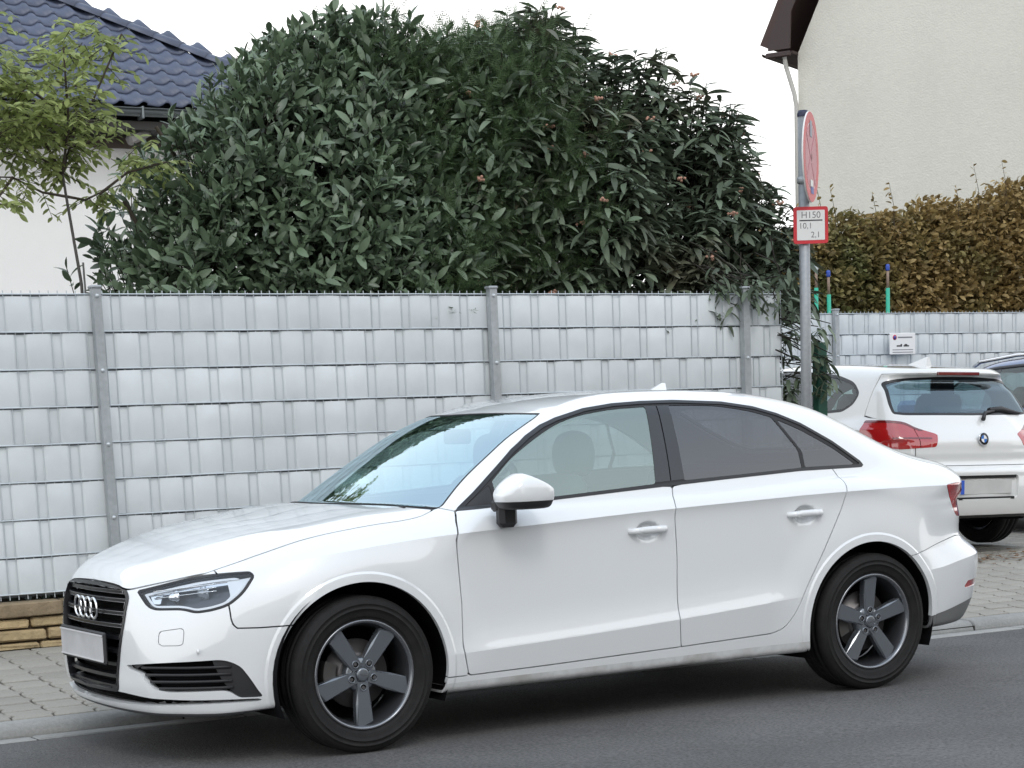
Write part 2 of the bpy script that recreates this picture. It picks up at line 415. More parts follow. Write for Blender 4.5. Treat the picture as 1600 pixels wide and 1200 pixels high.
def sed_green(x,a,z):
    zb=s_belt(x); dz=np.maximum(z-zb,-.05)
    g=s_G2(x)-.40*dz-.36*dz*np.abs(dz)
    side=(a-g)*.90
    k=.42*(1-sstep(.9,1.5,x))-.22*sstep(2.3,2.9,x)
    xe=x-k*a*a
    T=s_roof(xe)-(.045+.07*(1-sstep(1.0,1.35,x))*sstep(.8,1.1,x)+.06*sstep(2.1,2.7,x))*a*a
    dT=(s_roof(xe+.005)-s_roof(xe-.005))*100
    top=(z-T)/np.sqrt(1+dT*dT)
    f=smax(side,top,.035+.075*sstep(.9,1.3,x))
    return smax(smax(f,zb-.10-z,.01),(x-3.36)*.7,.02)
def sed_F(x,a,z):
    a=np.abs(a)
    k=.006+.10*sstep(2.55,3.0,x)
    return smin(sed_low(x,a,z),sed_green(x,a,z),k)
# ---------------------------------------------------------------- vehicle materials
PAINT=mat('white_car_paint',(.78,.80,.81),rough=.32,coat=1.,spec=.5,cr=.015)
BLACKT=mat('satin_black_trim',(.012,.012,.014),rough=.28,spec=.5)
GLOSSB=mat('gloss_black_pillar',(.03,.031,.035),rough=.16,spec=.6)
RUBBER=mat('rubber_seal',(.012,.012,.013),rough=.6)
PLAST=mat('black_plastic',(.022,.022,.024),rough=.5,bump=.05,bscale=300)
DARK=mat('dark_cavity',(.006,.006,.007),rough=.9,spec=.1)
CHROME=mat('chrome',(.80,.81,.83),rough=.10,metal=1.)
DCHROME=mat('dark_chrome',(.22,.22,.23),rough=.2,metal=1.)
TYRE=mat('tyre_rubber',(.013,.0125,.0125),rough=.72,spec=.3,noise=.25,nscale=25,bump=.15,bscale=180)
RIMM=mat('grey_alloy',(.20,.22,.245),rough=.27,metal=.65,spec=.6,coat=.5)
RIML=mat('alloy_lip',(.27,.28,.30),rough=.27,metal=.85)
STEEL=mat('brake_disc_steel',(.16,.15,.15),rough=.42,metal=.7)
INTER=mat('grey_interior',(.14,.145,.15),rough=.8)
SEATM=mat('seat_fabric',(.07,.073,.078),rough=.9)
PLATEW=mat('number_plate_grey',(.50,.50,.51),rough=.45,noise=.30,nscale=3.2)
G_FRONT=glass('side_glass',(.70,.88,.80),ior=1.6,haze=.17,hazecol=(.50,.68,.61),refl=(.92,1,.97),base=.10)
G_WS=glass('windscreen_glass',(.74,.90,.95),ior=1.5,refl=(.74,.92,1.0),base=.52)
G_PRIV=glass('privacy_glass',(.28,.29,.31),ior=1.55,haze=.08,hazecol=(.20,.20,.24),base=.03)
G_LAMP=glass('lamp_glass',(.93,.95,.97),ior=1.45)
G_RED=mat('red_lamp_lens',(.42,.012,.016),rough=.08,coat=1.,spec=.8)
def boundary_edges(T):
    e=np.concatenate([T[:,[0,1]],T[:,[1,2]],T[:,[2,0]]]); s=np.sort(e,1)
    u,idx,c=np.unique(s,axis=0,return_index=True,return_counts=True)
    return e[idx[c==1]]
CREASES={}
def split_creases(V,T,fs):
    """cut the mesh along sharp feature lines and give each side its own normals"""
    parts=[(V,T,V.copy())]
    for f in fs:
        out=[]
        for V,T,Q in parts:
            s=f(*V.T)
            if (s>1e-4).any() and (s<-1e-4).any():
                V6=np.concatenate([V,Q],1)
                for sg in (1,-1):
                    v,t=clip6(V6,T,sg*s)
                    if len(t)==0: continue
                    v,q=v[:,:3].copy(),v[:,3:].copy()
                    ff=sg*f(*q.T); m=ff>-.004
                    if m.any():
                        g=grad(f,q[m],.001); gn=np.maximum((g**2).sum(1),1e-6)
                        q[m]-=sg*g/np.sqrt(gn)[:,None]*(ff[m]+.004)[:,None]
                    out.append((v,t,q))
            else: out.append((V,T,Q))
        parts=out
    n=0;Vs=[];Ts=[];Qs=[]
    for V,T,Q in parts: Vs.append(V);Ts.append(T+n);Qs.append(Q);n+=len(V)
    return np.concatenate(Vs),np.concatenate(Ts),np.concatenate(Qs)
def clip6(V6,T,s):
    s=np.where(np.abs(s)<1e-6,-1e-6,s); ins=s<0; k=ins[T].sum(1); keep=T[k==3]; t1=T[k==1]; t2=T[k==2]
    def rot(tr,want):
        r=np.argmax(ins[tr]==want,1); return np.stack([tr[np.arange(len(tr)),(r+i)%3] for i in range(3)],1)
    A=rot(t1,True); B=rot(t2,False)
    ed=np.concatenate([A[:,[0,1]],A[:,[0,2]],B[:,[0,1]],B[:,[0,2]]])
    if len(ed)==0: return compact(V6,keep)
    ue,inv=np.unique(np.sort(ed,1),axis=0,return_inverse=True); inv=inv.ravel()
    t=s[ue[:,0]]/(s[ue[:,0]]-s[ue[:,1]]); NV=V6[ue[:,0]]+t[:,None]*(V6[ue[:,1]]-V6[ue[:,0]])
    na,nb=len(A),len(B); base=len(V6)
    i1=base+inv[:na]; i2=base+inv[na:2*na]; j1=base+inv[2*na:2*na+nb]; j2=base+inv[2*na+nb:]
    return compact(np.concatenate([V6,NV]),np.concatenate([keep,np.stack([A[:,0],i1,i2],1),np.stack([j1,B[:,1],B[:,2]],1),np.stack([j1,B[:,2],j2],1)]))
def panel(name,V,T,F,m,parent,depth=.012,push=0.,sides='near'):
    """skin panel cut from surface F; the rim is folded inwards. sides: near | far | both"""
    if len(T)==0: return None
    Q=V
    if F in CREASES: V,T,Q=split_creases(V,T,CREASES[F])
    N=normals(F,Q,.0015); V=V+N*push
    if depth:
        _,wl=np.unique(np.round(V,5),axis=0,return_inverse=True); wl=wl.ravel()
        rep=np.zeros(wl.max()+1,int); rep[wl]=np.arange(len(V))
        TW=rep[wl[T]]; TW=TW[(TW[:,0]!=TW[:,1])&(TW[:,1]!=TW[:,2])&(TW[:,0]!=TW[:,2])]
        e=boundary_edges(TW); e=e[~((V[e[:,0],1]<2e-3)&(V[e[:,1],1]<2e-3))]
        n0=len(V); u,inv=np.unique(e,return_inverse=True); inv=inv.reshape(e.shape)
        W0=V[u]; W1=V[u]-N[u]*depth
        i0=n0+inv; i1=n0+len(u)+inv
        d=V[e[:,1]]-V[e[:,0]]; wn=np.cross(d,N[e[:,0]]); wn/=np.maximum(np.linalg.norm(wn,axis=1,keepdims=True),1e-9)
        acc=np.zeros((len(u),3)); np.add.at(acc,inv[:,0],wn); np.add.at(acc,inv[:,1],wn); acc/=np.maximum(np.linalg.norm(acc,axis=1,keepdims=True),1e-9)
        Wt=np.concatenate([np.stack([i0[:,1],i0[:,0],i1[:,0]],1),np.stack([i0[:,1],i1[:,0],i1[:,1]],1)])
        V=np.concatenate([V,W0,W1]); N=np.concatenate([N,acc,acc]); T=np.concatenate([T,Wt])
    fl=np.array([1,-1,1.])
    if sides=='near': return mesh_np(name,V*fl,T[:,::-1],m,parent,True,N*fl)
    if sides=='far': return mesh_np(name,V,T,m,parent,True,N)
    return mesh_np(name,np.concatenate([V*fl,V]),np.concatenate([T[:,::-1],T+len(V)]),m,parent,True,np.concatenate([N*fl,N]))
def panels(name,V,T,F,m,parent,depth=.012,push=0.):
    a=panel(name,V,T,F,m,parent,depth,push,'near'); panel(name,V,T,F,m,parent,depth,push,'far'); return a
def cut(S,R,g=0.): return clip(S[0],S[1],lambda x,a,z:R(x,a,z)+g)
def rest(S,R,g=0.): return clip(S[0],S[1],lambda x,a,z:g-R(x,a,z))
# ---------------------------------------------------------------- wheels
def make_wheel(parent,loc,phase,side,R=.316,rim=.2195,plain=False):
    """wheel in local frame: outer face towards -y for side=-1"""
    w=empty('wheel',loc); w.parent=parent
    hw=.1025; s=-side
    # tyre profile (r,h): h along outward axis
    P=[(rim-.012,.072),(rim-.004,.086),(rim+.006,.089),(rim+.013,.0915),(rim+.0135,.0932),(rim+.016,.0938),(rim+.030,.0995),(rim+.044,.1022),(rim+.0445,.1036),(rim+.047,.1037),(rim+.0475,.1025),(R-.034,.1018),(R-.0335,.1030),(R-.029,.1026),(R-.0285,.1010),(R-.020,.098),(R-.011,.092),(R-.004,.083),(R,.070)]
    groove=[(R,.050),(R-.007,.049),(R-.007,.041),(R,.040),(R,.012),(R-.007,.011),(R-.007,.003),(R,.002)]
    prof=P+groove+[(r,-h) for r,h in groove[::-1]]+[(r,-h) for r,h in P[::-1]]
    b=MB().lathe(prof,(0,0,0),'y',96)
    # shoulder sipes
    nb=72
    for k in range(nb):
        a=2*math.pi*k/nb+.01
        for hh in (.082,-.082):
            c,sn=math.cos(a),math.sin(a); r=R-.0086
            Mx=Matrix.Rotation(-a,3,'Y')
            b.box((r*c,hh*.93,r*sn),(.0070,.020,.010),M3=Mx@Matrix.Rotation(.22 if hh>0 else -.22,3,'X'))
    b.build('tyre',TYRE,w)
    if plain:
        MB().lathe([(0,side*.06),(rim*.5,side*.065),(rim,side*.085),(rim,side*.07)],(0,0,0),'y',32).build('rim',RIMM,w); return w
    o=side  # outward direction in y
    # barrel and lip
    MB().lathe([(rim-.006,o*.078),(rim+.001,o*.084),(rim+.003,o*.090),(rim-.004,o*.0925),(rim-.010,o*.088),(rim-.014,o*.076)],(0,0,0),'y',96).build('rim_lip',RIML,w)
    MB().lathe([(rim-.014,o*.076),(rim-.022,o*.060),(rim-.026,o*.02),(rim-.030,-o*.06),(rim-.012,-o*.09)],(0,0,0),'y',96).build('rim_barrel',mat('barrel_grey',(.07,.072,.078),rough=.35,metal=.6),w)
    # spokes: raised flat faces with bevelled flanks, diagonal tips
    sp=MB(); top=[(.030,-.024),(.062,-.0245),(.120,-.0275),(.198,-.034),(.2115,-.020),(.188,.0335),(.120,.0275),(.062,.0245),(.030,.024)]
    def off(poly,d):
        P_=np.array(poly); c=P_.mean(0); return [tuple(p+(p-c)/np.linalg.norm(p-c)*d) for p in P_]
    low=off(top,.0075)
    depth=lambda r:(.066+ .012*((r-.03)/.18))
    for k in range(5):
        a=phase+k*2*math.pi/5; ca,sa=math.cos(a),math.sin(a)
        def L(u,v,h): return (u*ca-v*sa,o*h,u*sa+v*ca)
        n=len(top)
        V=[L(u,v,depth(u)) for u,v in top]+[L(u,v,depth(u)-.007) for u,v in low]+[L(u,v,depth(u)-.035) for u,v in low]
        F=[tuple(range(n))]+[(i,(i+1)%n,n+(i+1)%n,n+i) for i in range(n)]+[(n+i,n+(i+1)%n,2*n+(i+1)%n,2*n+i) for i in range(n)]+[tuple(range(3*n-1,2*n-1,-1))]
        s1=MB().add(V,F); s1.build('spoke',RIMM,w)
        # darker flank facet beside the tip
        q=[(.186,.034),(.212,-.012),(.2125,.020),(.200,.040)]
        V=[L(u,v,.060) for u,v in q]+[L(u,v,.035) for u,v in q]
        MB().add(V,[(0,1,2,3),(7,6,5,4),(0,1,5,4),(1,2,6,5),(2,3,7,6),(3,0,4,7)]).build('spoke_flank',RIML,w)
    # hub disc with bolt wells
    MB().lathe([(.0,o*.060),(.060,o*.060),(.070,o*.052),(.072,o*.02)],(0,0,0),'y',48).build('hub',RIMM,w)
    for k in range(5):
        a=phase+math.pi/5+k*2*math.pi/5; r=.052
        a=phase+k*2*math.pi/5
        c=(r*math.cos(a),0,r*math.sin(a))
        MB().lathe([(.0,o*.0675),(.0105,o*.0675),(.0118,o*.0705),(.0135,o*.0705),(.0145,o*.066)],c,'y',20).build('bolt_well',DARK,w)
        MB().lathe([(.0,o*.0705),(.006,o*.0705),(.007,o*.0690)],c,'y',6,sm=False).build('wheel_bolt',STEEL,w)
        MB().lathe([(.0118,o*.0700),(.0122,o*.0722),(.0150,o*.0722),(.0160,o*.066)],c,'y',24).build('bolt_rim',RIMM,w)
    MB().lathe([(0,o*.0755),(.020,o*.0755),(.0255,o*.0735),(.0275,o*.069),(.0275,o*.05)],(0,0,0),'y',32).build('centre_cap',RIMM,w)
    MB().box((0,o*.0762,0),(.030,.0012,.0065),M3=Matrix.Rotation(-.25 if phase>0 else .2,3,'Y')).build('cap_lettering',RIML,w)
    # disc and caliper
    MB().lathe([(.055,o*.012),(.06,o*.022),(.085,o*.024),(.088,o*.008),(.140,o*.008),(.140,-o*.012),(.08,-o*.012)],(0,0,0),'y',64).build('brake_disc',STEEL,w)
    cal=MB()
    pts=[]
    for t in np.linspace(-.42,.42,9): pts.append(t)
    ang=math.pi-.0 if True else 0
    ring=[(.105,ang+t) for t in pts]+[(.158,ang+t) for t in pts[::-1]]
    cal.prism([(r*math.cos(t),r*math.sin(t)) for r,t in ring],o*-.02,o*.036,'xz'); cal.build('brake_caliper',mat('caliper_grey',(.10,.095,.09),rough=.5,metal=.5),w)
    MB().lathe([(0,-o*.075),(rim-.028,-o*.075)],(0,0,0),'y',32).build('inner_dish',DARK,w)
    return w
# ---------------------------------------------------------------- the white saloon
DLO=[(.495,.938),(.595,1.008),(.700,1.086),(.825,1.177),(.917,1.232),(1.007,1.275),(1.089,1.303),(1.243,1.339),(1.391,1.356),(1.539,1.362),(1.710,1.362),(1.962,1.348),(2.125,1.322),(2.243,1.288),(2.362,1.239),(2.519,1.151),(2.655,1.056),(2.672,1.036),(2.655,1.026),(2.609,1.0255),(2.272,1.0245),(1.827,1.006),(1.382,.984),(.978,.9625),(.673,.946)]
GLF=rpoly([(.690,.962),(.690,1.052),(.801,1.141),(.90,1.197),(.974,1.234),(1.062,1.273),(1.140,1.297),(1.220,1.314),(1.372,1.333),(1.548,1.339),(1.470,1.005),(1.1,.984)],[.004,.004,.1,.05,.1,.1,.1,.1,.1,.006,.006,.1])
GLR=rpoly([(1.668,1.340),(1.80,1.338),(1.946,1.330),(2.108,1.301),(2.205,1.272),(2.298,1.118),(2.290,1.040),(1.9,1.024),(1.622,1.013)],[.006,.1,.1,.1,.006,.02,.006,.1,.006])
GLQ=rpoly([(2.228,1.262),(2.346,1.212),(2.505,1.125),(2.618,1.046),(2.60,1.041),(2.309,1.041),(2.318,1.112)],[.006,.05,.05,.02,.02,.006,.01])
GLS=rpoly([(.548,.960),(.672,1.040),(.676,.963)],[.006,.006,.006])
WSP=rpoly([(.236,-.2),(.240,.10),(.282,.31),(.376,.597),(.452,.702),(.475,.700),(.600,.652),(.81,.612),(1.03,.551),(1.078,.520),(.984,.33),(.924,.12),(.905,-.2)],[0,.1,.1,.1,.01,.02,.1,.2,.1,.012,.1,.1,0])
RWP=rpoly([(3.16,-.2),(3.14,.3),(3.04,.53),(2.97,.56),(2.70,.55),(2.50,.49),(2.44,.43),(2.42,.2),(2.41,-.2)],[0,.1,.06,.04,.1,.06,.04,.1,0])
def R_dlo(x,a,z): return np.maximum(polysdf(DLO,x,z),.45-a)
def R_ws(x,a,z): return np.maximum(polysdf(WSP,x,a),.90-z)
def R_rw(x,a,z): return np.maximum(polysdf(RWP,x,a),1.0-z)
_hs=Sp((-.78,.40),(-.66,.49),(-.557,.578),(-.45,.652),(-.36,.690),(-.16,.728),(.121,.742),(.348,.730),(.44,.70))
_hf=Sp((0,.712),(.28,.700),(.368,.689),(.42,.700),(.468,.713),(.578,.743),(.70,.752))
_hb=Sp((0,.205),(.31,.245),(.5,.305),(.6,.345),(.70,.425))
def R_hood(x,a,z): return np.maximum(np.maximum((a-_hs(x))*.9,(_hf(a)-z)*.8),np.maximum(x-_hb(a),x-.6))
HLP=rpoly([(-.764,.684),(-.669,.711),(-.560,.740),(-.481,.749),(-.412,.752),(-.404,.734),(-.458,.668),(-.515,.624),(-.572,.606),(-.624,.598),(-.655,.611),(-.748,.609)],[.01,.05,.05,.05,.012,.012,.05,.03,.03,.03,.02,.03])
def R_hl(x,a,z): return np.maximum(polysdf(HLP,x,z),.38-a)
GRP=rpoly([(-.5,.708),(.20,.706),(.335,.700),(.388,.660),(.386,.586),(.365,.502),(.330,.385),(.300,.275),(-.5,.262)],[0,.1,.05,.05,.05,.1,.1,.025,0])
def R_gr(x,a,z): return np.maximum(polysdf(GRP,a,z),x+.55)
FGP=rpoly([(.357,.387),(.46,.398),(.546,.405),(.749,.418),(.778,.392),(.795,.333),(.806,.262),(.767,.263),(.750,.295),(.592,.290),(.541,.300),(.505,.332),(.478,.362)],[.004,.1,.1,.03,.03,.05,.008,.008,.03,.03,.03,.01,.01])
def R_fog(x,a,z): return np.maximum(polysdf(FGP,a,z),x+.42)
SLP=rpoly([(-.5,.226),(.25,.226),(.465,.230),(.806,.247),(.797,.259),(.67,.259),(.52,.264),(.333,.276),(-.5,.276)],[0,.1,.1,.003,.003,.05,.05,.05,0])
def R_slot(x,a,z): return np.maximum(polysdf(SLP,a,z),x+.42)
BUP=[(-1.3,1.1),(-.513,1.1),(-.515,.575),(-.511,.553),(-.498,.538),(-.42,.536),(-.10,.543),(-.10,0),(-1.3,0)]
def R_bu(x,a,z): return polysdf(BUP,x,z)
FEP=[(-1.3,.2),(-1.3,1.1),(.2,1.1),(.46,.950),(.493,.938),(.466,.898),(.440,.824),(.446,.707),(.451,.563),(.444,.394),(.454,.340),(.470,.2705),(.3,.2705),(.2,.2)]
def R_fe(x,a,z): return polysdf(FEP,x,z)
FDP=rpoly([(.493,.940),(.466,.898),(.440,.824),(.446,.707),(.451,.563),(.444,.394),(.454,.340),(.470,.2705),(.838,.276),(1.545,.2935),(1.527,.419),(1.530,.518),(1.537,.687),(1.525,.893),(1.550,.990),(1.0,1.02)],[.01,.05,.1,.1,.1,.1,.1,.015,.1,.006,.1,.1,.2,.1,.004,.1])
RDP=rpoly([(1.550,.990),(1.525,.893),(1.537,.687),(1.530,.518),(1.527,.419),(1.545,.2935),(2.05,.3095),(2.113,.330),(2.170,.392),(2.220,.482),(2.333,.660),(2.467,.869),(2.500,.975),(2.455,1.05),(2.0,1.06)],[.004,.1,.2,.1,.1,.006,.06,.05,.05,.1,.2,.1,.06,.01,.1])
def R_fd(x,a,z): return np.maximum(polysdf(FDP,x,z),.5-a)
def R_rd(x,a,z): return np.maximum(polysdf(RDP,x,z),.5-a)
TLP=rpoly([(3.112,.923),(3.172,.848),(3.232,.774),(3.30,.762),(3.8,.762),(3.8,.922),(3.2,.930)],[.01,.05,.02,.05,0,0,.05])
def R_tl(x,a,z): return np.maximum(polysdf(TLP,x,z),.40-a)
RFP=rpoly([(3.240,.430),(3.275,.459),(3.75,.475),(3.75,.440),(3.262,.426)],[.004]*5)
def R_rf(x,a,z): return np.maximum(polysdf(RFP,x,z),.50-a)
_rb=Sp((2.85,.606),(2.91,.617),(3.005,.637),(3.10,.658),(3.232,.676),(3.3,.672),(3.6,.66))
def R_rb(x,a,z): return np.maximum(z-_rb(x),2.75-x)
_di=Sp((2.9,.300),(2.979,.311),(3.128,.334),(3.3,.362),(3.45,.375),(3.6,.38))
_bs=Sp((2.85,.60),(2.954,.672),(3.10,.712),(3.3,.735),(3.5,.70))
def R_boot(x,a,z): return np.maximum(np.maximum(a-_bs(x),2.93-x),.662-z)
def R_boot2(x,a,z): return np.minimum(R_boot(x,a,z),9)
CREASES[sed_F]=SED_CREASES
def build_sedan():
    root=empty('parked_car',(0,0,0),0,'white saloon in the foreground with dark grey five-spoke wheels, standing half on the kerb','car')
    h=.0115
    S=surface(sed_F,(-.95,-2*h,.12),(3.66,.97,1.48),h)
    S=clip(S[0],S[1],lambda x,a,z:-a)
    def arch(x,a,z):
        d1=.372-np.sqrt(x**2+(z-.316)**2); d2=.372-np.sqrt((x-2.622)**2+(z-.316)**2)
        return np.where(a>.42,np.maximum(d1,d2),-1.)
    S=clip(S[0],S[1],arch)
    F=sed_F; g=.0028
    # windows
    D=cut(S,R_dlo); S=rest(S,R_dlo)
    W_=cut(S,R_ws); S=rest(S,R_ws)
    RW=cut(S,R_rw); S=rest(S,R_rw)
    for sd in('near','far'):
        trim=cut(D,lambda x,a,z:-polysdf(DLO,x,z)-.013); ring=trim
        panel('window_trim',*ring,F,BLACKT,root,.010,.0015,sd)
        inner=rest(D,lambda x,a,z:-polysdf(DLO,x,z)-.013)
        for nm,poly,gm in (('side_window',GLF,G_FRONT),('rear_side_window',GLR,G_PRIV),('quarter_window',GLQ,G_PRIV),('sail_panel',GLS,BLACKT)):
            panel(nm,*cut(inner,lambda x,a,z,p=poly:polysdf(p,x,z)),F,gm,root,0,-.004,sd)
        allp=lambda x,a,z:np.minimum(np.minimum(polysdf(GLF,x,z),polysdf(GLR,x,z)),np.minimum(polysdf(GLQ,x,z),polysdf(GLS,x,z)))
        fr=rest(inner,allp)
        pil=cut(fr,lambda x,a,z:np.maximum(np.maximum(1.45-x,x-1.68),polysdf(DLO,x,z)+.022))
        gp=lambda x,a,z:polydist([(1.545,.98),(1.617,1.40)],x,z)
        panel('pillar_panel',*cut(pil,gp,.0028),F,GLOSSB,root,.006,-.001,sd); panel('pillar_panel',*cut(pil,lambda x,a,z:-gp(x,a,z),.0028),F,GLOSSB,root,.006,-.001,sd)
        oth=rest(fr,lambda x,a,z:np.maximum(np.maximum(1.45-x,x-1.68),polysdf(DLO,x,z)+.022))
        panel('window_seal',*oth,F,RUBBER,root,.006,-.002,sd)
    panel('windscreen',*cut(W_,lambda x,a,z:polysdf(WSP,x,a)+.010),F,G_WS,root,0,-.003,'both')
    panel('windscreen_seal',*rest(W_,lambda x,a,z:polysdf(WSP,x,a)+.010),F,RUBBER,root,.008,-.001,'both')
    panel('windscreen_band',*cut(W_,lambda x,a,z:-(polysdf(WSP,x,a)+.028)),F,BLACKT,root,0,-.006,'both')
    panel('rear_window',*cut(RW,lambda x,a,z:polysdf(RWP,x,a)+.02),F,G_PRIV,root,0,-.003,'both')
    panel('rear_window_seal',*rest(RW,lambda x,a,z:polysdf(RWP,x,a)+.02),F,RUBBER,root,.008,-.001,'both')
    # bonnet
    Hd=cut(S,R_hood,g); S=rest(S,R_hood,g)
    hood=panel('bonnet',*Hd,F,PAINT,root,.014,0,'both')
    # headlights
    S=rest(S,R_hl,.001); HL=cut(surface(F,(-.80,.34,.56),(-.37,.87,.80),.0055),R_hl,.001)
    for sd in('near','far'):
        hl=panel('headlight',*cut(HL,lambda x,a,z:polysdf(HLP,x,z)+.006),F,G_LAMP,root,0,-.002,sd)
        sg=-1 if sd=='near' else 1
        panel('lamp_surround',*cut(HL,lambda x,a,z:-polysdf(HLP,x,z)-.0085),F,BLACKT,hl,.02,-.001,sd)
        grey=mat('lamp_reflector',(.07,.08,.095),rough=.28,metal=.6)
        panel('lamp_bowl',*cut(HL,lambda x,a,z:polysdf(HLP,x,z)+.004),F,grey,hl,0,-.050,sd)
        # white daytime running strips along lower and outer edges
        def drl(x,a,z):
            s=polysdf(HLP,x,z); band=np.maximum(s+.013,-(s+.021)); return np.maximum(band,z-.715+.30*(x+.40))
        panel('running_light',*cut(HL,drl),F,mat('lamp_white',(.72,.75,.78),rough=.15,coat=1),hl,.008,-.012,sd)
        def side(x,a,z): return np.maximum(polysdf(rpoly([(-.500,.724),(-.415,.737),(-.420,.722),(-.47,.665),(-.53,.622),(-.560,.615),(-.505,.665)],.006),x,z),-9)
        panel('indicator_housing',*cut(HL,side),F,mat('lamp_white',(.72,.75,.78)),hl,.012,-.016,sd)
        def top(x,a,z): return np.maximum(polysdf(rpoly([(-.735,.678),(-.665,.697),(-.50,.727),(-.47,.727),(-.48,.716),(-.60,.700),(-.70,.672),(-.715,.640),(-.735,.640)],.004),x,z),-9)
        panel('upper_reflector',*cut(HL,top),F,CHROME,hl,.01,-.020,sd)
        for px,pz,pa,r in ((-.565,.668,.615,.030),(-.655,.655,.535,.024)):
            MB().lathe([(r*1.25,0),(r*1.15,-.012),(r,-.010),(r*.85,-.020),(r*.5,-.030),(0,-.034)],(px+.015,sg*(pa-.02),pz),'x',24).build('projector_lens',CHROME if r<.03 else mat('lens_grey',(.35,.38,.42),rough=.05,metal=.6),hl)
        for k in range(3):
            b=MB(); 
            for t in np.linspace(0,1,7):
                pass
            pts=[(-.715+.185*t,sg*(.465+.20*t),.652+.010*k+.028*t+.004*k) for t in np.linspace(0,1,8)]
            b.tube(pts,.0022,6).build('lamp_fin',CHROME,hl)
    # bumper with openings
    Bu=cut(S,R_bu,g); S=rest(S,R_bu,g)
    GR=cut(Bu,R_gr,0); Bu=rest(Bu,R_gr,0)
    FG=cut(Bu,R_fog,0); Bu=rest(Bu,R_fog,0)
    SL=cut(Bu,R_slot,0); Bu=rest(Bu,R_slot,0)
    lipf=lambda x,a,z:z-.203-.035*sstep(-.6,-.30,x)*0-.012*sstep(-.6,-.36,x)
    LP=cut(Bu,lipf,0); Bu=rest(Bu,lipf,0)
    # washer flap outline: narrow groove
    WF=rpoly([(-.735,.529),(-.672,.5425),(-.666,.536),(-.676,.481),(-.686,.475),(-.738,.473),(-.744,.485)],.010)
    wf=lambda x,a,z:np.maximum(polysdf(WF,x,z),.5-a)
    flap=cut(Bu,wf,.0015); Bu=rest(Bu,wf,.0008)
    bump=panel('front_bumper',*Bu,F,PAINT,root,.022,0,'both')
    panels('washer_flap',*flap,F,PAINT,bump,.006,0)
    panel('bumper_lip',*LP,F,mat('grey_lip',(.10,.105,.11),rough=.5),root,.01,0,'both')
    for q,dd in ((SL,.05),(FG,.055),(GR,.07)): panels('air_duct',*q,F,DARK,bump,0,-dd)
    for sg in(-1,1): MB().lathe([(0,0),(.009,0),(.0095,.004)],(-.640,sg*.700,.452),'x',16).build('parking_sensor',PAINT,bump)
    # fog grille slats and blade
    blade=rpoly([(.722,.418),(.749,.419),(.778,.393),(.795,.333),(.806,.262),(.767,.263),(.742,.325)],[.01,.03,.03,.05,.006,.006,.05])
    FGo=cut(FG,lambda x,a,z:polysdf(blade,a,z))
    panels('fog_grille_blade',*FGo,F,PLAST,bump,.03,-.008)
    def noseX(a,z):
        xs=np.linspace(-.95,-.3,1300); f=sed_F(xs,np.full_like(xs,a),np.full_like(xs,z)); i=np.argmax(f<0); return xs[i]
    for sg in(-1,1):
        for zz,a0 in ((.385,.47),(.357,.492),(.330,.515),(.304,.55)):
            b=MB(); pts=[(noseX(a,zz+.012*(a-.5))+.012,sg*a,zz+.012*(a-.5)) for a in np.linspace(a0,.755,9)]
            b.tube(pts,.0062,6).build('fog_grille_bar',PLAST,bump)
    # radiator grille
    grl=panel('grille_frame',*cut(GR,lambda x,a,z:-polysdf(GRP,a,z)-.013),F,BLACKT,root,.03,.004,'both')
    panel('grille_chrome_edge',*cut(GR,lambda x,a,z:np.maximum(-polysdf(GRP,a,z)-.0165,polysdf(GRP,a,z)+.0125)),F,DCHROME,grl,.004,.006,'both')
    bars=[.676,.643,.592,.542,.492,.437,.385,.335,.292]
    hwf=Sp((.26,.285),(.275,.29),(.33,.31),(.385,.325),(.502,.36),(.586,.381),(.66,.382),(.70,.35))
    for zz in bars:
        hwid=float(hwf(zz))-.008; b=MB(); V=[];n=25
        for i in range(n):
            y=-hwid+2*hwid*i/(n-1); x=noseX(abs(y),zz)+.012
            V+=[(x,y,zz-.007),(x,y,zz+.007),(x+.03,y,zz+.012),(x+.03,y,zz-.010)]
        Fq=[(4*i+j,4*i+4+j,4*i+4+(j+1)%4,4*i+(j+1)%4) for i in range(n-1) for j in range(4)]
        b.add(V,Fq); b.build('grille_bar',BLACKT,grl)
        if zz>.5:
            for dz in(-.0068,.0068):
                b=MB().tube([(noseX(abs(y),zz)+.0105,y,zz+dz) for y in np.linspace(-hwid,hwid,21)],.0021,5); b.build('bar_edge',CHROME if False else DCHROME,grl)
    # four rings
    em=empty('ring_emblem',(0,0,0)); em.parent=root
    for k in range(4):
        yc=-.0975+.065*k; xc=noseX(0,.602)-.004
        V=[];n=40;mN=8
        for i in range(n):
            an=2*math.pi*i/n
            for j in range(mN):
                bn=2*math.pi*j/mN; r=.0415+.0062*math.cos(bn)
                V.append((xc+(.0015 if k%2 else 0)-.0055*math.sin(bn)+.05*yc*yc*4,yc+r*math.cos(an),.602+r*math.sin(an)))
        Fq=[(i*mN+j,i*mN+(j+1)%mN,((i+1)%n)*mN+(j+1)%mN,((i+1)%n)*mN+j) for i in range(n) for j in range(mN)]
        MB().add(V,Fq,True).build('ring',CHROME,em)
    MB().box((-.860,0,.449),(.014,.55,.132),bev=.006).build('plate_holder',PLAST,grl)
    pl=MB().box((-.869,0,.449),(.006,.520,.110),bev=.004).build('number_plate',PLATEW,root)
    for zz in(.397,.501): MB().box((-.8725,0,zz),(.004,.524,.005)).build('plate_rim',mat('plate_edge',(.62,.62,.63),rough=.4),pl)
    # fenders, doors, rear pieces
    FE=cut(S,R_fe,g); S=rest(S,R_fe,g)
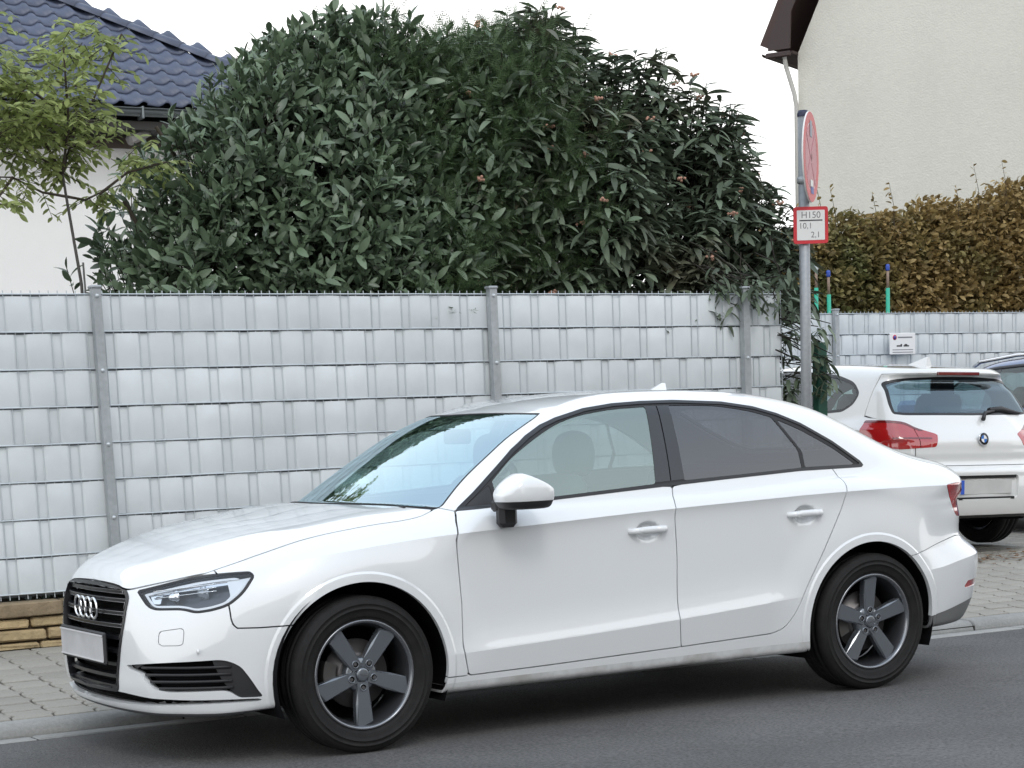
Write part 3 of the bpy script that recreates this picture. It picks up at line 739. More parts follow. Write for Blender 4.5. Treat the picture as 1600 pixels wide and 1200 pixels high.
    CO=cut(FE,lambda x,a,z:np.maximum(np.maximum(a-.705,.15-x),.80-z)); FE=rest(FE,lambda x,a,z:np.maximum(np.maximum(a-.705,.15-x),.80-z))
    FD=cut(S,R_fd,g); S=rest(S,R_fd,g)
    RD=cut(S,R_rd,g); S=rest(S,R_rd,g)
    TL=cut(S,R_tl,.001); S=rest(S,R_tl,.001)
    RB=cut(S,R_rb,g*.6); S=rest(S,R_rb,g*.6)
    BO=cut(S,R_boot,g); S=rest(S,R_boot,g)
    _ce=lambda x,a,z:np.maximum(np.maximum(a-.70,x-.465),.80-z)
    COs=cut(S,_ce); S=rest(S,_ce)
    panels('cowl',*CO,F,PLAST,root,.01,-.004)
    if len(COs[1]): panels('cowl_edge',*COs,F,PLAST,root,.01,-.003)
    _si=lambda x,a,z:np.maximum(z-.243-.006*x,np.maximum(.30-x,x-2.3)); SI=cut(S,_si); S=rest(S,_si)
    panels('sill_edge',*SI,F,mat('scuffed_sill',(.62,.63,.63),rough=.45,tint=((.40,.39,.37),3.5,.50,.66),noise=.12,nscale=26),root,.01,0)
    panel('body_shell',*S,F,PAINT,root,.022,0,'both')
    DI=cut(RB,lambda x,a,z:z-_di(x)); RB=rest(RB,lambda x,a,z:z-_di(x))
    RF=cut(RB,R_rf); RB=rest(RB,R_rf)
    for sd in('near','far'):
        panel('front_wing',*FE,F,PAINT,root,.022,0,sd)
        for nm,q,hx,hz in (('front_door',FD,1.385,.810),('rear_door',RD,2.243,.834)):
            d=panel(nm,*q,F,PAINT,root,.016,0,sd)
            sg=-1 if sd=='near' else 1
            a0=float(sed_G(np.array([hx]),np.array([hz+.0])))
            # pull handle: bowed bar on two stalks
            hb=MB(); n=15; V=[]
            for i in range(n):
                t=i/(n-1)*2-1; x=hx+.104*t; bow=.040*(1-t**4)+.002; tz=.0165*(1-.35*abs(t)**3); zc=hz+.002+.002*t
                aa=float(sed_G(np.array([x]),np.array([hz])))
                V+=[(x,sg*(aa+bow-.014),zc-tz),(x,sg*(aa+bow-.002),zc-tz*.9),(x,sg*(aa+bow+.001),zc),(x,sg*(aa+bow-.003),zc+tz*.9),(x,sg*(aa+bow-.014),zc+tz)]
            Fq=[(5*i+j,5*i+5+j,5*i+5+(j+1)%5,5*i+(j+1)%5) for i in range(n-1) for j in range(5)]+[(0,1,2,3,4),tuple(5*(n-1)+j for j in (4,3,2,1,0))]
            hd=hb.add(V,Fq,True).build('door_handle',PAINT,d)
            if nm=='front_door': MB().lathe([(0,0),(.006,0),(.006,.004)],(hx+.088,sg*(a0+.020 if sg<0 else a0+.016),hz+.006),'y',12).build('lock_cylinder',PLAST,d)
        panel('tail_light',*TL,F,G_RED,root,.02,.001,sd)
        panel('rear_reflector',*RF,F,G_RED,root,.004,-.003,sd)
    rbo=panel('rear_bumper',*RB,F,PAINT,root,.022,0,'both')
    panel('rear_diffuser',*DI,F,mat('grey_diffuser',(.16,.165,.165),rough=.5),rbo,.012,-.003,'both')
    panel('boot_lid',*BO,F,PAINT,root,.018,0,'both')
    # dark shell under the gaps
    Q=surface(sed_F,(-.95,-.06,.12),(3.66,.97,1.48),.03)
    Q=clip(Q[0],Q[1],lambda x,a,z:-a); Q=clip(Q[0],Q[1],lambda x,a,z:np.where(a>.42,np.maximum(.385-np.sqrt(x**2+(z-.316)**2),.385-np.sqrt((x-2.622)**2+(z-.316)**2)),-1.))
    for Rr in (lambda x,a,z:R_dlo(x,a,z)+.018,lambda x,a,z:R_ws(x,a,z)+.02,lambda x,a,z:R_rw(x,a,z)+.02,R_gr,R_fog,R_slot,lambda x,a,z:R_hl(x,a,z)-.01): Q=rest(Q,Rr)
    panel('inner_shell',*clip(*Q,lambda x,a,z:z-.97),F,INTER,root,0,-.030,'both')
    panel('headlining',*clip(*Q,lambda x,a,z:.97-z),F,mat('light_headlining',(.50,.51,.50),rough=.9),root,0,-.030,'both')
    # wheel wells
    for xc in(0,2.622):
        for sg in(-1,1):
            b=MB(); V=[];n=33
            for i in range(n):
                an=math.pi*(-.12+1.24*i/(n-1)); r=.384
                for y in(.50,.868): V.append((xc+r*math.cos(an),sg*y,.316+r*math.sin(an)))
            Fq=[(2*i,2*i+1,2*i+3,2*i+2) for i in range(n-1)]+[tuple(range(0,2*n,2))]
            b.add(V,Fq,False).build('wheel_arch_liner',DARK,root)
    ub=MB(); ub.box((1.31,0,.235),(1.8,1.58,.05)); ub.box((1.35,0,.255),(4.1,.95,.06)); ub.build('underbody',DARK,root)
    MB().box((-.25,0,.45),(.75,1.0,.36)).build('engine_block',DARK,root)
    # sill scuffs: dirt on the lower sill
    # mirrors
    for sg in(-1,1):
        fold=sg>0            # the far mirror is folded in
        def mF(x,y,z):
            if fold: x,y=.70+(.955-y),.985+(x-.86)
            u=(x-.700)/.128; v=(y-.985)/.098; w=(z-1.005)/.088
            e=(np.abs(u)**2.4+np.abs(v)**2.6+np.abs(w)**(2.2))**(1/2.4)-1
            e=e*.075
            e=smax(e,(z-1.086+.50*np.maximum(x-.675,0)+.80*np.maximum(.672-x,0)),.018)
            e=smax(e,(x-.800),.012)
            return smax(e,.940-z,.01)
        Sm=surface(mF,(.50,.80,.90),(1.06,1.14,1.12),.007)
        cap=clip(*Sm,lambda x,a,z:.974-z); low=clip(*Sm,lambda x,a,z:z-.974)
        sd='near' if sg<0 else 'far'
        mr=panel('door_mirror',*low,mF,PLAST,root,0,0,sd)
        if fold: panel('mirror_cap',*cap,mF,PAINT,mr,.004,0,sd)
        else:
            panel('mirror_cap',*clip(*cap,lambda x,a,z:x-.793),mF,PAINT,mr,.004,.0015,sd)
            panel('mirror_rim',*clip(*cap,lambda x,a,z:.793-x),mF,BLACKT,mr,.002,0,sd)
        MB().box((.665,sg*.895,.915),(.085,.060,.10),bev=.018).build('mirror_foot',PLAST,mr)
        MB().box((.64,sg*.875,.955),(.05,.06,.05),bev=.012).build('mirror_arm',PLAST,mr)
    # antenna, wipers
    f=MB().add([(1.985,-.018,1.408),(2.10,-.022,1.404),(2.10,.022,1.404),(1.985,.018,1.408),(2.085,-.003,1.452),(2.105,-.003,1.450),(2.105,.003,1.450),(2.085,.003,1.452)],[(0,1,5,4),(2,3,7,6),(0,4,7,3),(1,2,6,5),(4,5,6,7)]); f.build('roof_antenna',PAINT,root)
    for (p0,p1,y0,y1) in (((.30,.980),(.30,.985),.30,-.30),((.27,.978),(.36,.978),-.05,-.62)):
        pts=[(p0[0]+(p1[0]-p0[0])*t-.035+.03*abs(t-.5),y0+(y1-y0)*t,p0[1]+(p1[1]-p0[1])*t-.022) for t in np.linspace(0,1,7)]
        MB().tube(pts,.006,6).build('wiper',PLAST,root)
    # cabin
    cb=MB(); cb.box((1.55,0,.34),(2.2,1.45,.08)); cb.box((.62,0,.80),(.42,1.36,.26),bev=.06); cb.box((2.72,0,.92),(.5,1.1,.10)); cb.box((1.75,0,1.335),(.8,.9,.012)); cb.build('cabin_trim',INTER,root)
    def seat(x,y,nm):
        s=MB(); s.box((x,y,.56),(.50,.50,.20),bev=.06); so=s.build(nm,SEATM,root)
        def sF(X,Y,Z):
            t=(Z-.60); xc=x+.24+.28*t
            e=smax(smax(np.abs(X-xc)-.055-.02*np.cos(t*4),np.abs(Y-y)-.245+.10*np.maximum(t-.15,0),.08),np.abs(Z-.80)-.27,.10); return e
        Sb=surface(sF,(x,y-.3,.5),(x+.65,y+.3,1.16),.03); mesh_np('backrest',Sb[0],Sb[1],SEATM,so,True,normals(sF,Sb[0],.01))
        def hF(X,Y,Z):
            return smax(smax(np.abs(X-(x+.445))-.052,np.sqrt(((Y-y)/1.0)**2+((Z-1.135)*1.12)**2)-.135,.06),np.abs(Z-1.14)-.12,.05)
        Sh=surface(hF,(x+.3,y-.2,.95),(x+.6,y+.2,1.35),.014); mesh_np('headrest',Sh[0],Sh[1],SEATM,so,True,normals(hF,Sh[0],.006))
        for dy in(-.06,.06): MB().tube([(x+.40,y+dy,1.04),(x+.44,y+dy,1.14)],.007,6).build('headrest_post',CHROME,so)
        return so
    seat(.895,-.36,'front_seat'); seat(.895,.36,'front_seat')
    rs=MB().box((2.10,0,.52),(.50,1.25,.22),bev=.06).build('rear_seat',SEATM,root); MB().box((2.42,0,.80),(.16,1.25,.50),M3=Matrix.Rotation(.30,3,'Y'),bev=.05).build('backrest',SEATM,rs)
    sw=MB(); V=[];n=32;mN=8
    for i in range(n):
        an=2*math.pi*i/n
        for j in range(mN):
            bn=2*math.pi*j/mN; r=.180+.015*math.cos(bn); h=.015*math.sin(bn)
            Y=r*math.cos(an); Z=r*math.sin(an); V.append((.90+Z*.42+h,-.36+Y,.955+Z*.90))
    sw.add(V,[(i*mN+j,i*mN+(j+1)%mN,((i+1)%n)*mN+(j+1)%mN,((i+1)%n)*mN+j) for i in range(n) for j in range(mN)],True)
    sw.box((.89,-.36,.945),(.05,.16,.12),bev=.02); sw.tube([(.89,-.36,.95),(.70,-.36,.86)],.03,8); sw.build('steering_wheel',PLAST,root)
    MB().box((.95,0.0,1.235),(.03,.22,.065),bev=.01).build('inside_mirror',PLAST,root)
    for sg in(-1,1):
        for xc,ph in((0,math.radians(-90)),(2.637,math.radians(90))):
            make_wheel(root,(xc,sg*.777,.316),ph,sg)
    return root
# ---- hatchback body surface (same axes: x rearwards from the front axle, a = |y|, z up)
h_sh=Sp((-.9,.70),(0,.80),(1.5,.875),(3.0,.915),(3.6,.92))
h_W=Sp((-.9,.84),(-.3,.872),(.6,.876),(2.2,.876),(2.9,.874),(3.3,.850),(3.6,.80))
h_belt=Sp((-.9,.75),(.3,.93),(1.5,.965),(2.6,1.01),(3.5,1.03))
h_bon=Sp((-.95,.60),(-.8,.76),(-.5,.88),(0,.95),(.5,1.0),(1,1.02),(3.6,1.06))
h_tail=Sp((.15,3.40),(.24,3.47),(.36,3.515),(.55,3.52),(.605,3.512),(.635,3.470),(.74,3.455),(.82,3.448),(.865,3.42),(.95,3.355),(1.06,3.29))
h_roof=Sp((.1,.95),(.5,1.13),(.95,1.34),(1.2,1.41),(1.6,1.45),(2.0,1.453),(2.5,1.436),(2.9,1.404),(3.2,1.370),(3.6,1.31))
h_G2=Sp((0,.74),(.9,.80),(1.6,.81),(2.4,.795),(2.9,.765),(3.2,.735),(3.6,.70))
h_rw=Sp((.90,3.37),(.985,3.32),(1.10,3.245),(1.20,3.18),(1.29,3.12),(1.315,3.150),(1.33,3.175),(1.36,3.17),(1.45,3.12))
def hat_low(x,a,z):
    zs=h_sh(x); W=h_W(x); dd=np.maximum(zs-z,0); up=np.maximum(z-zs,0)
    G=W-.028+.014*np.exp(-dd/.05)-.10*np.abs(np.minimum(z,zs)-.60)**1.9-up*.50-up*up*2.0
    for xc in(0,2.69):
        d=np.sqrt((x-xc)**2+(z-.315)**2); G=G+.016*(1-sstep(.38,.50,d))*sstep(.12,.3,z)
    f=smax((a-G)*.93,(z-(h_bon(x)-.06*a*a))*.97,.10)
    f=smax(f,(-.75+.33*a*a-x)*.95,.40)
    XR=h_tail(z)-.13*a*a
    f=smax(f,(x-XR)*.97,.05+.30*sstep(.3,.6,a))
    return smax(f,.215+.02*sstep(3,3.4,x)-z,.03)
def hat_green(x,a,z):
    dz=np.maximum(z-h_belt(x),-.05); g=h_G2(x)-.36*dz-.34*dz*np.abs(dz)
    f=smax((a-g)*.9,(z-h_roof(x-.35*a*a*(1-sstep(.9,1.5,x)))+.05*a*a)*.97,.10)
    k=.10
    f=smax(f,(x-h_rw(z)+(.16+.10*sstep(1.27,1.33,z))*a*a)*.85,.03+.08*sstep(.35,.55,a))
    return smax(f,.85-z,.01)
def hat_F(x,a,z):
    a=np.abs(a); return smin(hat_low(x,a,z),hat_green(x,a,z),.02+.03*sstep(2.6,3.1,x))
HAT_CREASES=[lambda x,a,z:z-h_sh(x)]
HAT_LOC=(None,)
CREASES[hat_F]=HAT_CREASES
HSW=rpoly([(.62,1.04),(1.0,1.29),(1.35,1.375),(1.8,1.392),(2.2,1.380),(2.5,1.350),(2.74,1.285),(2.85,1.195),(2.82,1.11),(2.72,1.058),(2.2,1.035),(1.4,1.005)],[.02,.1,.1,.1,.1,.1,.08,.05,.04,.03,.1,.1])
HWIN=rpoly([(-.3,1.012),(.60,1.020),(.675,1.030),(.670,1.10),(.625,1.275),(.56,1.290),(.46,1.302),(.2,1.312),(-.3,1.314)],[0,.1,.02,.1,.04,.04,.1,.1,0])
HLT=rpoly([(.40,.872),(.44,.780),(.725,.764),(.80,.80),(.95,.90),(.95,.99),(.735,.985),(.612,.968),(.54,.922)],[.012,.012,.05,.05,.01,.01,.05,.05,.04])
def build_hatch(root,paint,rails=False,badge=False):
    F=hat_F; h=.016
    S=surface(F,(-.95,-2*h,.15),(3.66,.97,1.50),h); S=clip(S[0],S[1],lambda x,a,z:-a)
    S=clip(S[0],S[1],lambda x,a,z:np.where(a>.42,np.maximum(.355-np.sqrt(x**2+(z-.315)**2),.355-np.sqrt((x-2.69)**2+(z-.315)**2)),-1.))
    Rs=lambda x,a,z:np.maximum(polysdf(HSW,x,z),.45-a)
    ws=rpoly([(.27,-.2),(.30,.30),(.50,.66),(.62,.67),(1.10,.56),(1.14,.50),(1.0,-.2)],[0,.1,.03,.03,.03,.03,0])
    Rws=lambda x,a,z:np.maximum(polysdf(ws,x,a),.85-z)
    Rrw=lambda x,a,z:np.maximum(polysdf(HWIN,a,z),2.95-x)
    SW=cut(S,Rs); S=rest(S,Rs); WS=cut(S,Rws); S=rest(S,Rws); RW=cut(S,Rrw); S=rest(S,Rrw)
    for sd in('near','far'):
        edge=lambda x,a,z:-polysdf(HSW,x,z)-.022
        panel('window_trim',*cut(SW,edge),F,BLACKT,root,.01,.001,sd); inn=rest(SW,edge)
        post=lambda x,a,z:np.minimum(np.abs(x-1.47+.10*(z-1.2))-.055,np.abs(x-2.33-.25*(z-1.2))-.030)
        panel('side_window',*rest(inn,post),F,glass('hatch_side_glass',(.66,.80,.76),ior=1.5,haze=.05,hazecol=(.3,.4,.38)),root,0,-.004,sd)
        panel('pillar_panel',*cut(inn,post),F,GLOSSB,root,0,-.003,sd)
    panel('windscreen',*WS,F,G_WS,root,0,-.003,'both')
    rwg=lambda x,a,z:polysdf(HWIN,a,z)+.020
    panel('rear_window',*cut(RW,rwg),F,glass('hatch_rear_glass',(.36,.47,.54),ior=1.5,refl=(.75,.9,1),base=.08),root,0,-.003,'both')
    panel('rear_window_edge',*rest(RW,rwg),F,BLACKT,root,.01,-.001,'both')
    Rl=lambda x,a,z:np.maximum(polysdf(HLT,a,z),3.02-x)
    LT=cut(S,Rl); S=rest(S,Rl)
    lens=mat('red_lamp_lens_bright',(.40,.012,.014),rough=.06,coat=1.,spec=.8)
    dk=mat('dark_red_lens',(.14,.008,.010),rough=.08,coat=1.)
    for sd in('near','far'):
        o=panel('tail_light',*cut(LT,lambda x,a,z:.565-a),F,lens,root,.02,.002,sd)
        i=panel('tail_light_inner',*cut(LT,lambda x,a,z:a-.560),F,lens,root,.02,.002,sd)
        band=lambda x,a,z:np.maximum(np.abs(z-.845-.02*(a-.5))-.006,.46-a)
        panel('light_bar',*cut(LT,lambda x,a,z:np.maximum(band(x,a,z),a-.74)),F,dk,o,.003,.0035,sd)
        top=lambda x,a,z:np.maximum(np.maximum(-polysdf(HLT,a,z)-.018,.90-z),.5-a)
        panel('light_top_shade',*cut(LT,top),F,dk,o,.003,.0035,sd)
        sg=-1 if sd=='near' else 1
        MB().lathe([(.0,.004),(.028,.004),(.040,.0),(.044,-.006)],(0,0,0),'x',24)
    g=.003
    Rb=lambda x,a,z:np.maximum(z-.638,2.80-x)
    BU=cut(S,Rb,g); S=rest(S,Rb,g)
    Rg=lambda x,a,z:np.maximum(np.maximum(a-.60-.16*sstep(.955,1.0,z),2.98-x),z-1.335)
    TG=cut(S,Rg,g); S=rest(S,Rg,g)
    tg=panel('tailgate',*TG,F,paint,root,.02,0,'both')
    pr=rpoly([(-.35,.385),(.295,.385),(.315,.40),(.325,.545),(.305,.562),(-.35,.562)],.006); Rp=lambda x,a,z:np.maximum(polysdf(pr,a,z),3.3-x)
    PR_=cut(BU,Rp); BU=rest(BU,Rp)
    bu=panel('rear_bumper',*cut(BU,lambda x,a,z:.262-z),F,paint,root,.03,0,'both')
    panel('bumper_valance',*cut(BU,lambda x,a,z:z-.262),F,PLAST,bu,.02,-.004,'both')
    panel('plate_recess',*PR_,F,paint,bu,0,-.022,'both')
    MB().box((3.497,0,.552),(.02,.60,.026)).build('recess_upper_lip',BLACKT,bu); MB().box((3.502,0,.389),(.02,.56,.020)).build('recess_lower_lip',BLACKT,bu)  # black bars along the upper and lower edge of the plate recess
    pl=MB().box((3.500,0,.474),(.008,.520,.110),bev=.003).build('number_plate',mat('plate_light',(.52,.52,.51),rough=.4,noise=.1,nscale=6),root)
    MB().box((3.5055,-.240,.474),(.002,.036,.106)).build('plate_strip',mat('plate_strip_blue',(.03,.10,.50),rough=.4),pl)
    panel('body_shell',*S,F,paint,root,.02,0,'both')
    bl=MB().box((3.172,0,1.335),(.02,.42,.026),bev=.004).build('brake_light',mat('brake_lens',(.16,.008,.012),rough=.15,coat=1),root)
    # wiper
    w=MB(); w.tube([(3.375,.075,.985),(3.335,.13,1.035),(3.30,.25,1.050)],[.018,.012,.010],8); w.tube([(3.30,.20,1.055),(3.265,.36,1.062),(3.255,.56,1.030)],[.018,.024,.010],8); w.build('wiper',PLAST,root)
    if badge:
        b=empty('roundel_emblem',(3.463,0,.835)); b.parent=root; b.rotation_euler=(0,math.radians(-8),0)
        MB().lathe([(.028,.006),(.046,.005),(.047,-.004),(.027,-.002)],(0,0,0),'x',40).build('emblem_ring',mat('emblem_black',(.012,.012,.015),rough=.15),b)
        MB().lathe([(.046,.0055),(.0485,.004),(.0485,-.004)],(0,0,0),'x',40).build('chrome_rim',CHROME,b)
        for q in range(4):
            pts=[(0,0)]+[(.029*math.cos(math.pi/2*(q+t/6)),.029*math.sin(math.pi/2*(q+t/6))) for t in range(7)]
            MB().prism(pts,-.001,.0055,'yz').build('emblem_quarter',mat('emblem_white',(.8,.8,.8),rough=.2) if q%2==0 else mat('emblem_blue',(.03,.16,.50),rough=.2),b)
    # inner dark shell, wells, wheels, seats
    Q=surface(F,(-.95,-.08,.15),(3.66,.97,1.50),.04); Q=clip(Q[0],Q[1],lambda x,a,z:-a)
    Q=clip(Q[0],Q[1],lambda x,a,z:np.where(a>.42,np.maximum(.37-np.sqrt(x**2+(z-.315)**2),.37-np.sqrt((x-2.69)**2+(z-.315)**2)),-1.))
    for R_ in(lambda x,a,z:Rs(x,a,z)+.02,lambda x,a,z:Rws(x,a,z)+.02,lambda x,a,z:Rrw(x,a,z)+.02): Q=rest(Q,R_)
    panel('inner_shell',*Q,F,INTER,root,0,-.035,'both')
    for xc in(0,2.69):
        for sg in(-1,1):
            V=[];n=25
            for i in range(n):
                an=math.pi*(-.1+1.2*i/(n-1))
                for y in(.50,.84): V.append((xc+.368*math.cos(an),sg*y,.315+.368*math.sin(an)))
            MB().add(V,[(2*i,2*i+1,2*i+3,2*i+2) for i in range(n-1)]+[tuple(range(0,2*n,2))]).build('wheel_arch_liner',DARK,root)
            make_wheel(root,(xc,sg*.765,.315),math.radians(90),sg,R=.315)
    MB().box((1.36,0,.26),(4.0,1.0,.08)).build('underbody',DARK,root)
    MB().box((1.5,0,.45),(2.4,1.4,.1)).build('floor',INTER,root)
    MB().box((.75,0,.85),(.4,1.35,.25),bev=.05).build('dashboard',INTER,root)
    for x,y in((1.25,-.36),(1.25,.36),(2.15,-.40),(2.15,.40)):
        s=MB().box((x,y,.62),(.48,.48,.18),bev=.05).build('seat',SEATM,root)
        MB().box((x+.30,y,.90),(.13,.46,.62),bev=.05,M3=Matrix.Rotation(.28,3,'Y')).build('backrest',SEATM,s); MB().box((x+.40,y,1.26),(.09,.24,.17),bev=.04).build('headrest',SEATM,s)
    for sg in(-1,1): MB().box((.72,sg*.97,1.06),(.12,.20,.13),bev=.04).build('door_mirror',paint,root)
    if rails:
        for sg in(-1,1):
            pts=[(1.15,sg*.60,1.385),(1.25,sg*.61,1.425),(1.7,sg*.62,1.462),(2.2,sg*.61,1.462),(2.7,sg*.60,1.435),(3.0,sg*.59,1.39)]
            MB().tube(pts,.016,8).build('roof_rail',CHROME,root)
    else:
        V=[(2.62,-.028,1.425),(2.84,-.030,1.408),(2.84,.030,1.408),(2.62,.028,1.425),(2.80,-.006,1.475),(2.835,-.006,1.478),(2.835,.006,1.478),(2.80,.006,1.475)]
        MB().add(V,[(0,1,5,4),(2,3,7,6),(0,4,7,3),(1,2,6,5),(4,5,6,7)]).build('roof_antenna',paint,root)
# ---------------------------------------------------------------- ground, road, kerb, pavement
def zroad(y): return -.02*(y+.8)
def zpav(y):
    return float(np.interp(y,[.92,2.62,3.2,7.2,40],[.032,.182,.19,.21,.30]))
go=MB().add([(-300,-300,-.9),(300,-300,-.9),(300,300,-.9),(-300,300,-.9)],[(0,1,2,3)]).build('ground',mat('earth',(.10,.09,.07),rough=.95)); tag(go,kind='structure')
ASPH=mat('asphalt',(.104,.102,.101),rough=.85,noise=.55,nscale=75,noise2=.36,n2scale=.8,bump=1.0,bscale=120)
CONC=mat('kerb_concrete',(.30,.30,.29),rough=.85,noise=.12,nscale=60,noise2=.22,n2scale=2.5,bump=.4,bscale=120,rnd=.10)
PAVM=mat('paver_concrete',(.31,.295,.262),rough=.88,noise=.10,nscale=90,noise2=.16,n2scale=1.8,bump=.4,bscale=150,rnd=.09)
JOINT=mat('joint_sand',(.030,.029,.025),rough=.95,noise=.3,nscale=40)
tag(MB().add([(-80,-9,zroad(-9)),(80,-9,zroad(-9)),(80,.64,zroad(.64)),(-80,.64,zroad(.64))],[(0,1,2,3)]).build('road',ASPH),kind='structure')
# tar seam and patches on the road
pv=MB()
for (x0,y0,dx,dy) in ((-.42,-.55,.10,.012),(3.95,-.33,.45,.02),(4.3,-.62,.3,.012)):
    n=14; P_=[(x0+dx*math.cos(2*math.pi*i/n)*(1+.15*math.sin(5*i)),y0+dy*math.sin(2*math.pi*i/n)*(1+.3*math.sin(3*i))) for i in range(n)]
    pv.add([(x,y,zroad(y)+.004) for x,y in P_],[tuple(range(n))])
# gutter strip and kerb stones
gut=MB().add([(-80,.64,zroad(.64)+.0),(80,.64,zroad(.64)),(80,.80,zroad(.8)-.002),(-80,.80,zroad(.8)-.002)],[(0,1,2,3)]).build('gutter',JOINT); tag(gut,kind='structure')
rnd=random.Random(3)
gs=None
for i in range(-6,16):
    L=.998; x0=i*1.0+.12
    o=MB().box((0,0,0),(L-.008,.128,.06),bev=.006)
    o=o.build('gutter_stone',CONC,gut); o.location=(x0+.5,.712,zroad(.712)-.026+rnd.uniform(-.002,.002)); o.rotation_euler=(-.02,0,rnd.uniform(-.002,.002))
kb=MB().box((0,.85,-.10),(160,.12,.20)).build('kerb',JOINT); tag(kb,kind='structure')
kp=[(.780,-.06),(.782,-.018),(.790,.004),(.806,.022),(.828,.031),(.90,.033),(.928,.030),(.930,-.06)]
ks=None
for i in range(-6,16):
    x0=i*1.0+.36
    if ks is None:
        m=MB(); n=len(kp); V=[];xs=[-.494,-.489,.489,.494]
        for k,x in enumerate(xs):
            sh=.97 if k in(0,3) else 1
            V+=[(x,(y-.85)*sh,z if z<-.05 else z-.004*(k in(0,3))) for y,z in kp]
        F=[(k*n+j,(k+1)*n+j,(k+1)*n+(j+1)%n,k*n+(j+1)%n) for k in range(3) for j in range(n)]+[tuple(range(n)),tuple(range(4*n-1,3*n-1,-1))]
        m.add(V,F,True); ks=m.build('kerb_stone',CONC,kb); o=ks
    else: o=ks.copy(); SC.collection.objects.link(o)
    o.location=(x0,.85+rnd.uniform(-.003,.003),rnd.uniform(-.003,.003)); o.rotation_euler=(0,0,rnd.uniform(-.003,.003))
# pavement bed and interlocking pavers
ys=[.93,1.5,2.2,2.62,3.2,5,7.2,12,40]
b=MB(); V=[];F=[]
for i,y in enumerate(ys): V+=[(-80,y,zpav(y)-.012),(80,y,zpav(y)-.012)]
F=[(2*i,2*i+1,2*i+3,2*i+2) for i in range(len(ys)-1)]
pav=b.add(V,F).build('pavement',JOINT); tag(pav,kind='structure')
PW,PH=.200,.165
def paver_mesh():
    g=.0060; hw=PW/2-g; hh=PH/2-g; zg=.016
    # zigzag ends that interlock with the neighbours
    L=[(-hw-zg,-hh),(-hw-zg,-hh*.55),(-hw+zg,-hh*.2),(-hw+zg,hh*.2),(-hw-zg,hh*.55),(-hw-zg,hh)]
    R_=[(hw-zg,hh),(hw-zg,hh*.55),(hw+zg,hh*.2),(hw+zg,-hh*.2),(hw-zg,-hh*.55),(hw-zg,-hh)]
    L=[(x+zg*2 if k in(2,3) else x,y) for k,(x,y) in enumerate(L)]
    L=[(-hw-zg*.5,-hh),(-hw-zg*.5,-hh*.5),(-hw+zg,-hh*.12),(-hw+zg*.2,hh*.25),(-hw-zg*.5,hh*.5),(-hw-zg*.5,hh)]
    R_=[(x+2*hw,y) for x,y in L][::-1]
    P_=L[::-1]+R_[::-1]
    c=np.array(P_); n=len(P_); inner=[(x*.965,y*.955) for x,y in P_]
    V=[(x,y,0) for x,y in inner]+[(x,y,-.004) for x,y in P_]+[(x,y,-.03) for x,y in P_]
    F=[tuple(range(n))]+[(i,(i+1)%n,n+(i+1)%n,n+i) for i in range(n)]+[(n+i,n+(i+1)%n,2*n+(i+1)%n,2*n+i) for i in range(n)]
    return V,F
PV,PF=paver_mesh()
pieces=[]
def visible(x,y):
    return (-2.4<x<.75 and .93<y<2.6) or (2.9<x<9.5 and .93<y<6.2)
for j in range(0,34):
    y=.935+PH*(j+.5)
    for i in range(-14,48):
        x=i*PW+.014*(j%1)
        if visible(x,y):
            p=np.array([x,y,zpav(y)]); v=p-CAMP; zc=v@_f; sx_=CX+CF*(v@_r)/zc; sy_=CY-CF*(v@_u)/zc
            inview=(-40<sx_<1640 and sy_<1240); hid=(215<sx_<1425)
            pieces.append((0 if (inview and not hid) else 1,zc,x,y))
pieces.sort()
pm=MB().add(PV,PF).build('paver',PAVM,pav); me=pm.data; first=True
for k,(h_,zc,x,y) in enumerate(pieces[:300]):
    o=pm if first else pm.copy()
    if not first: SC.collection.objects.link(o)
    first=False
    o.location=(x,y,zpav(y)+rnd.uniform(-.0015,.0015)); sl=math.atan2(zpav(y+.05)-zpav(y-.05),.1); o.rotation_euler=(sl+rnd.uniform(-.008,.008),rnd.uniform(-.006,.006),rnd.uniform(-.008,.008))
rb=MB()
for h_,zc,x,y in pieces[300:]:
    dz=rnd.uniform(-.0015,.0015); rb.add([(a+x,c+y,zpav(c+y)+d+dz) for a,c,d in PV],PF)
tag(rb.build('paver',PAVM,pav),kind='stuff')
# far side of the street (what the paintwork mirrors): pavement, kerb, hedge wall and a house row
tag(MB().box((0,-10.4,.20),(160,2.8,.24)).build('pavement',mat('paver_far',(.30,.295,.28),rough=.9)),kind='structure')
# leaf litter under the hatchback
lm=mat('dead_leaves',(.16,.085,.035),rough=.8,rnd=.45)
lb=MB()
for k in range(420):
    t=rnd.random(); x=rnd.gauss(6.9,.75); y=rnd.gauss(2.75,.16)+ (x-6.9)*.05; a=rnd.uniform(0,6.28); s=rnd.uniform(.012,.035)
    if y<1.2: continue
    z=zpav(y)+rnd.uniform(.004,.012)
    lb.add([(x+s*math.cos(a+q)*r_,y+s*math.sin(a+q)*r_,z+rnd.uniform(0,.008)) for q,r_ in((0,1),(1.2,.5),(3.14,1),(4.4,.5))],[(0,1,2,3)])
tag(lb.build('leaf_litter',lm),kind='stuff')
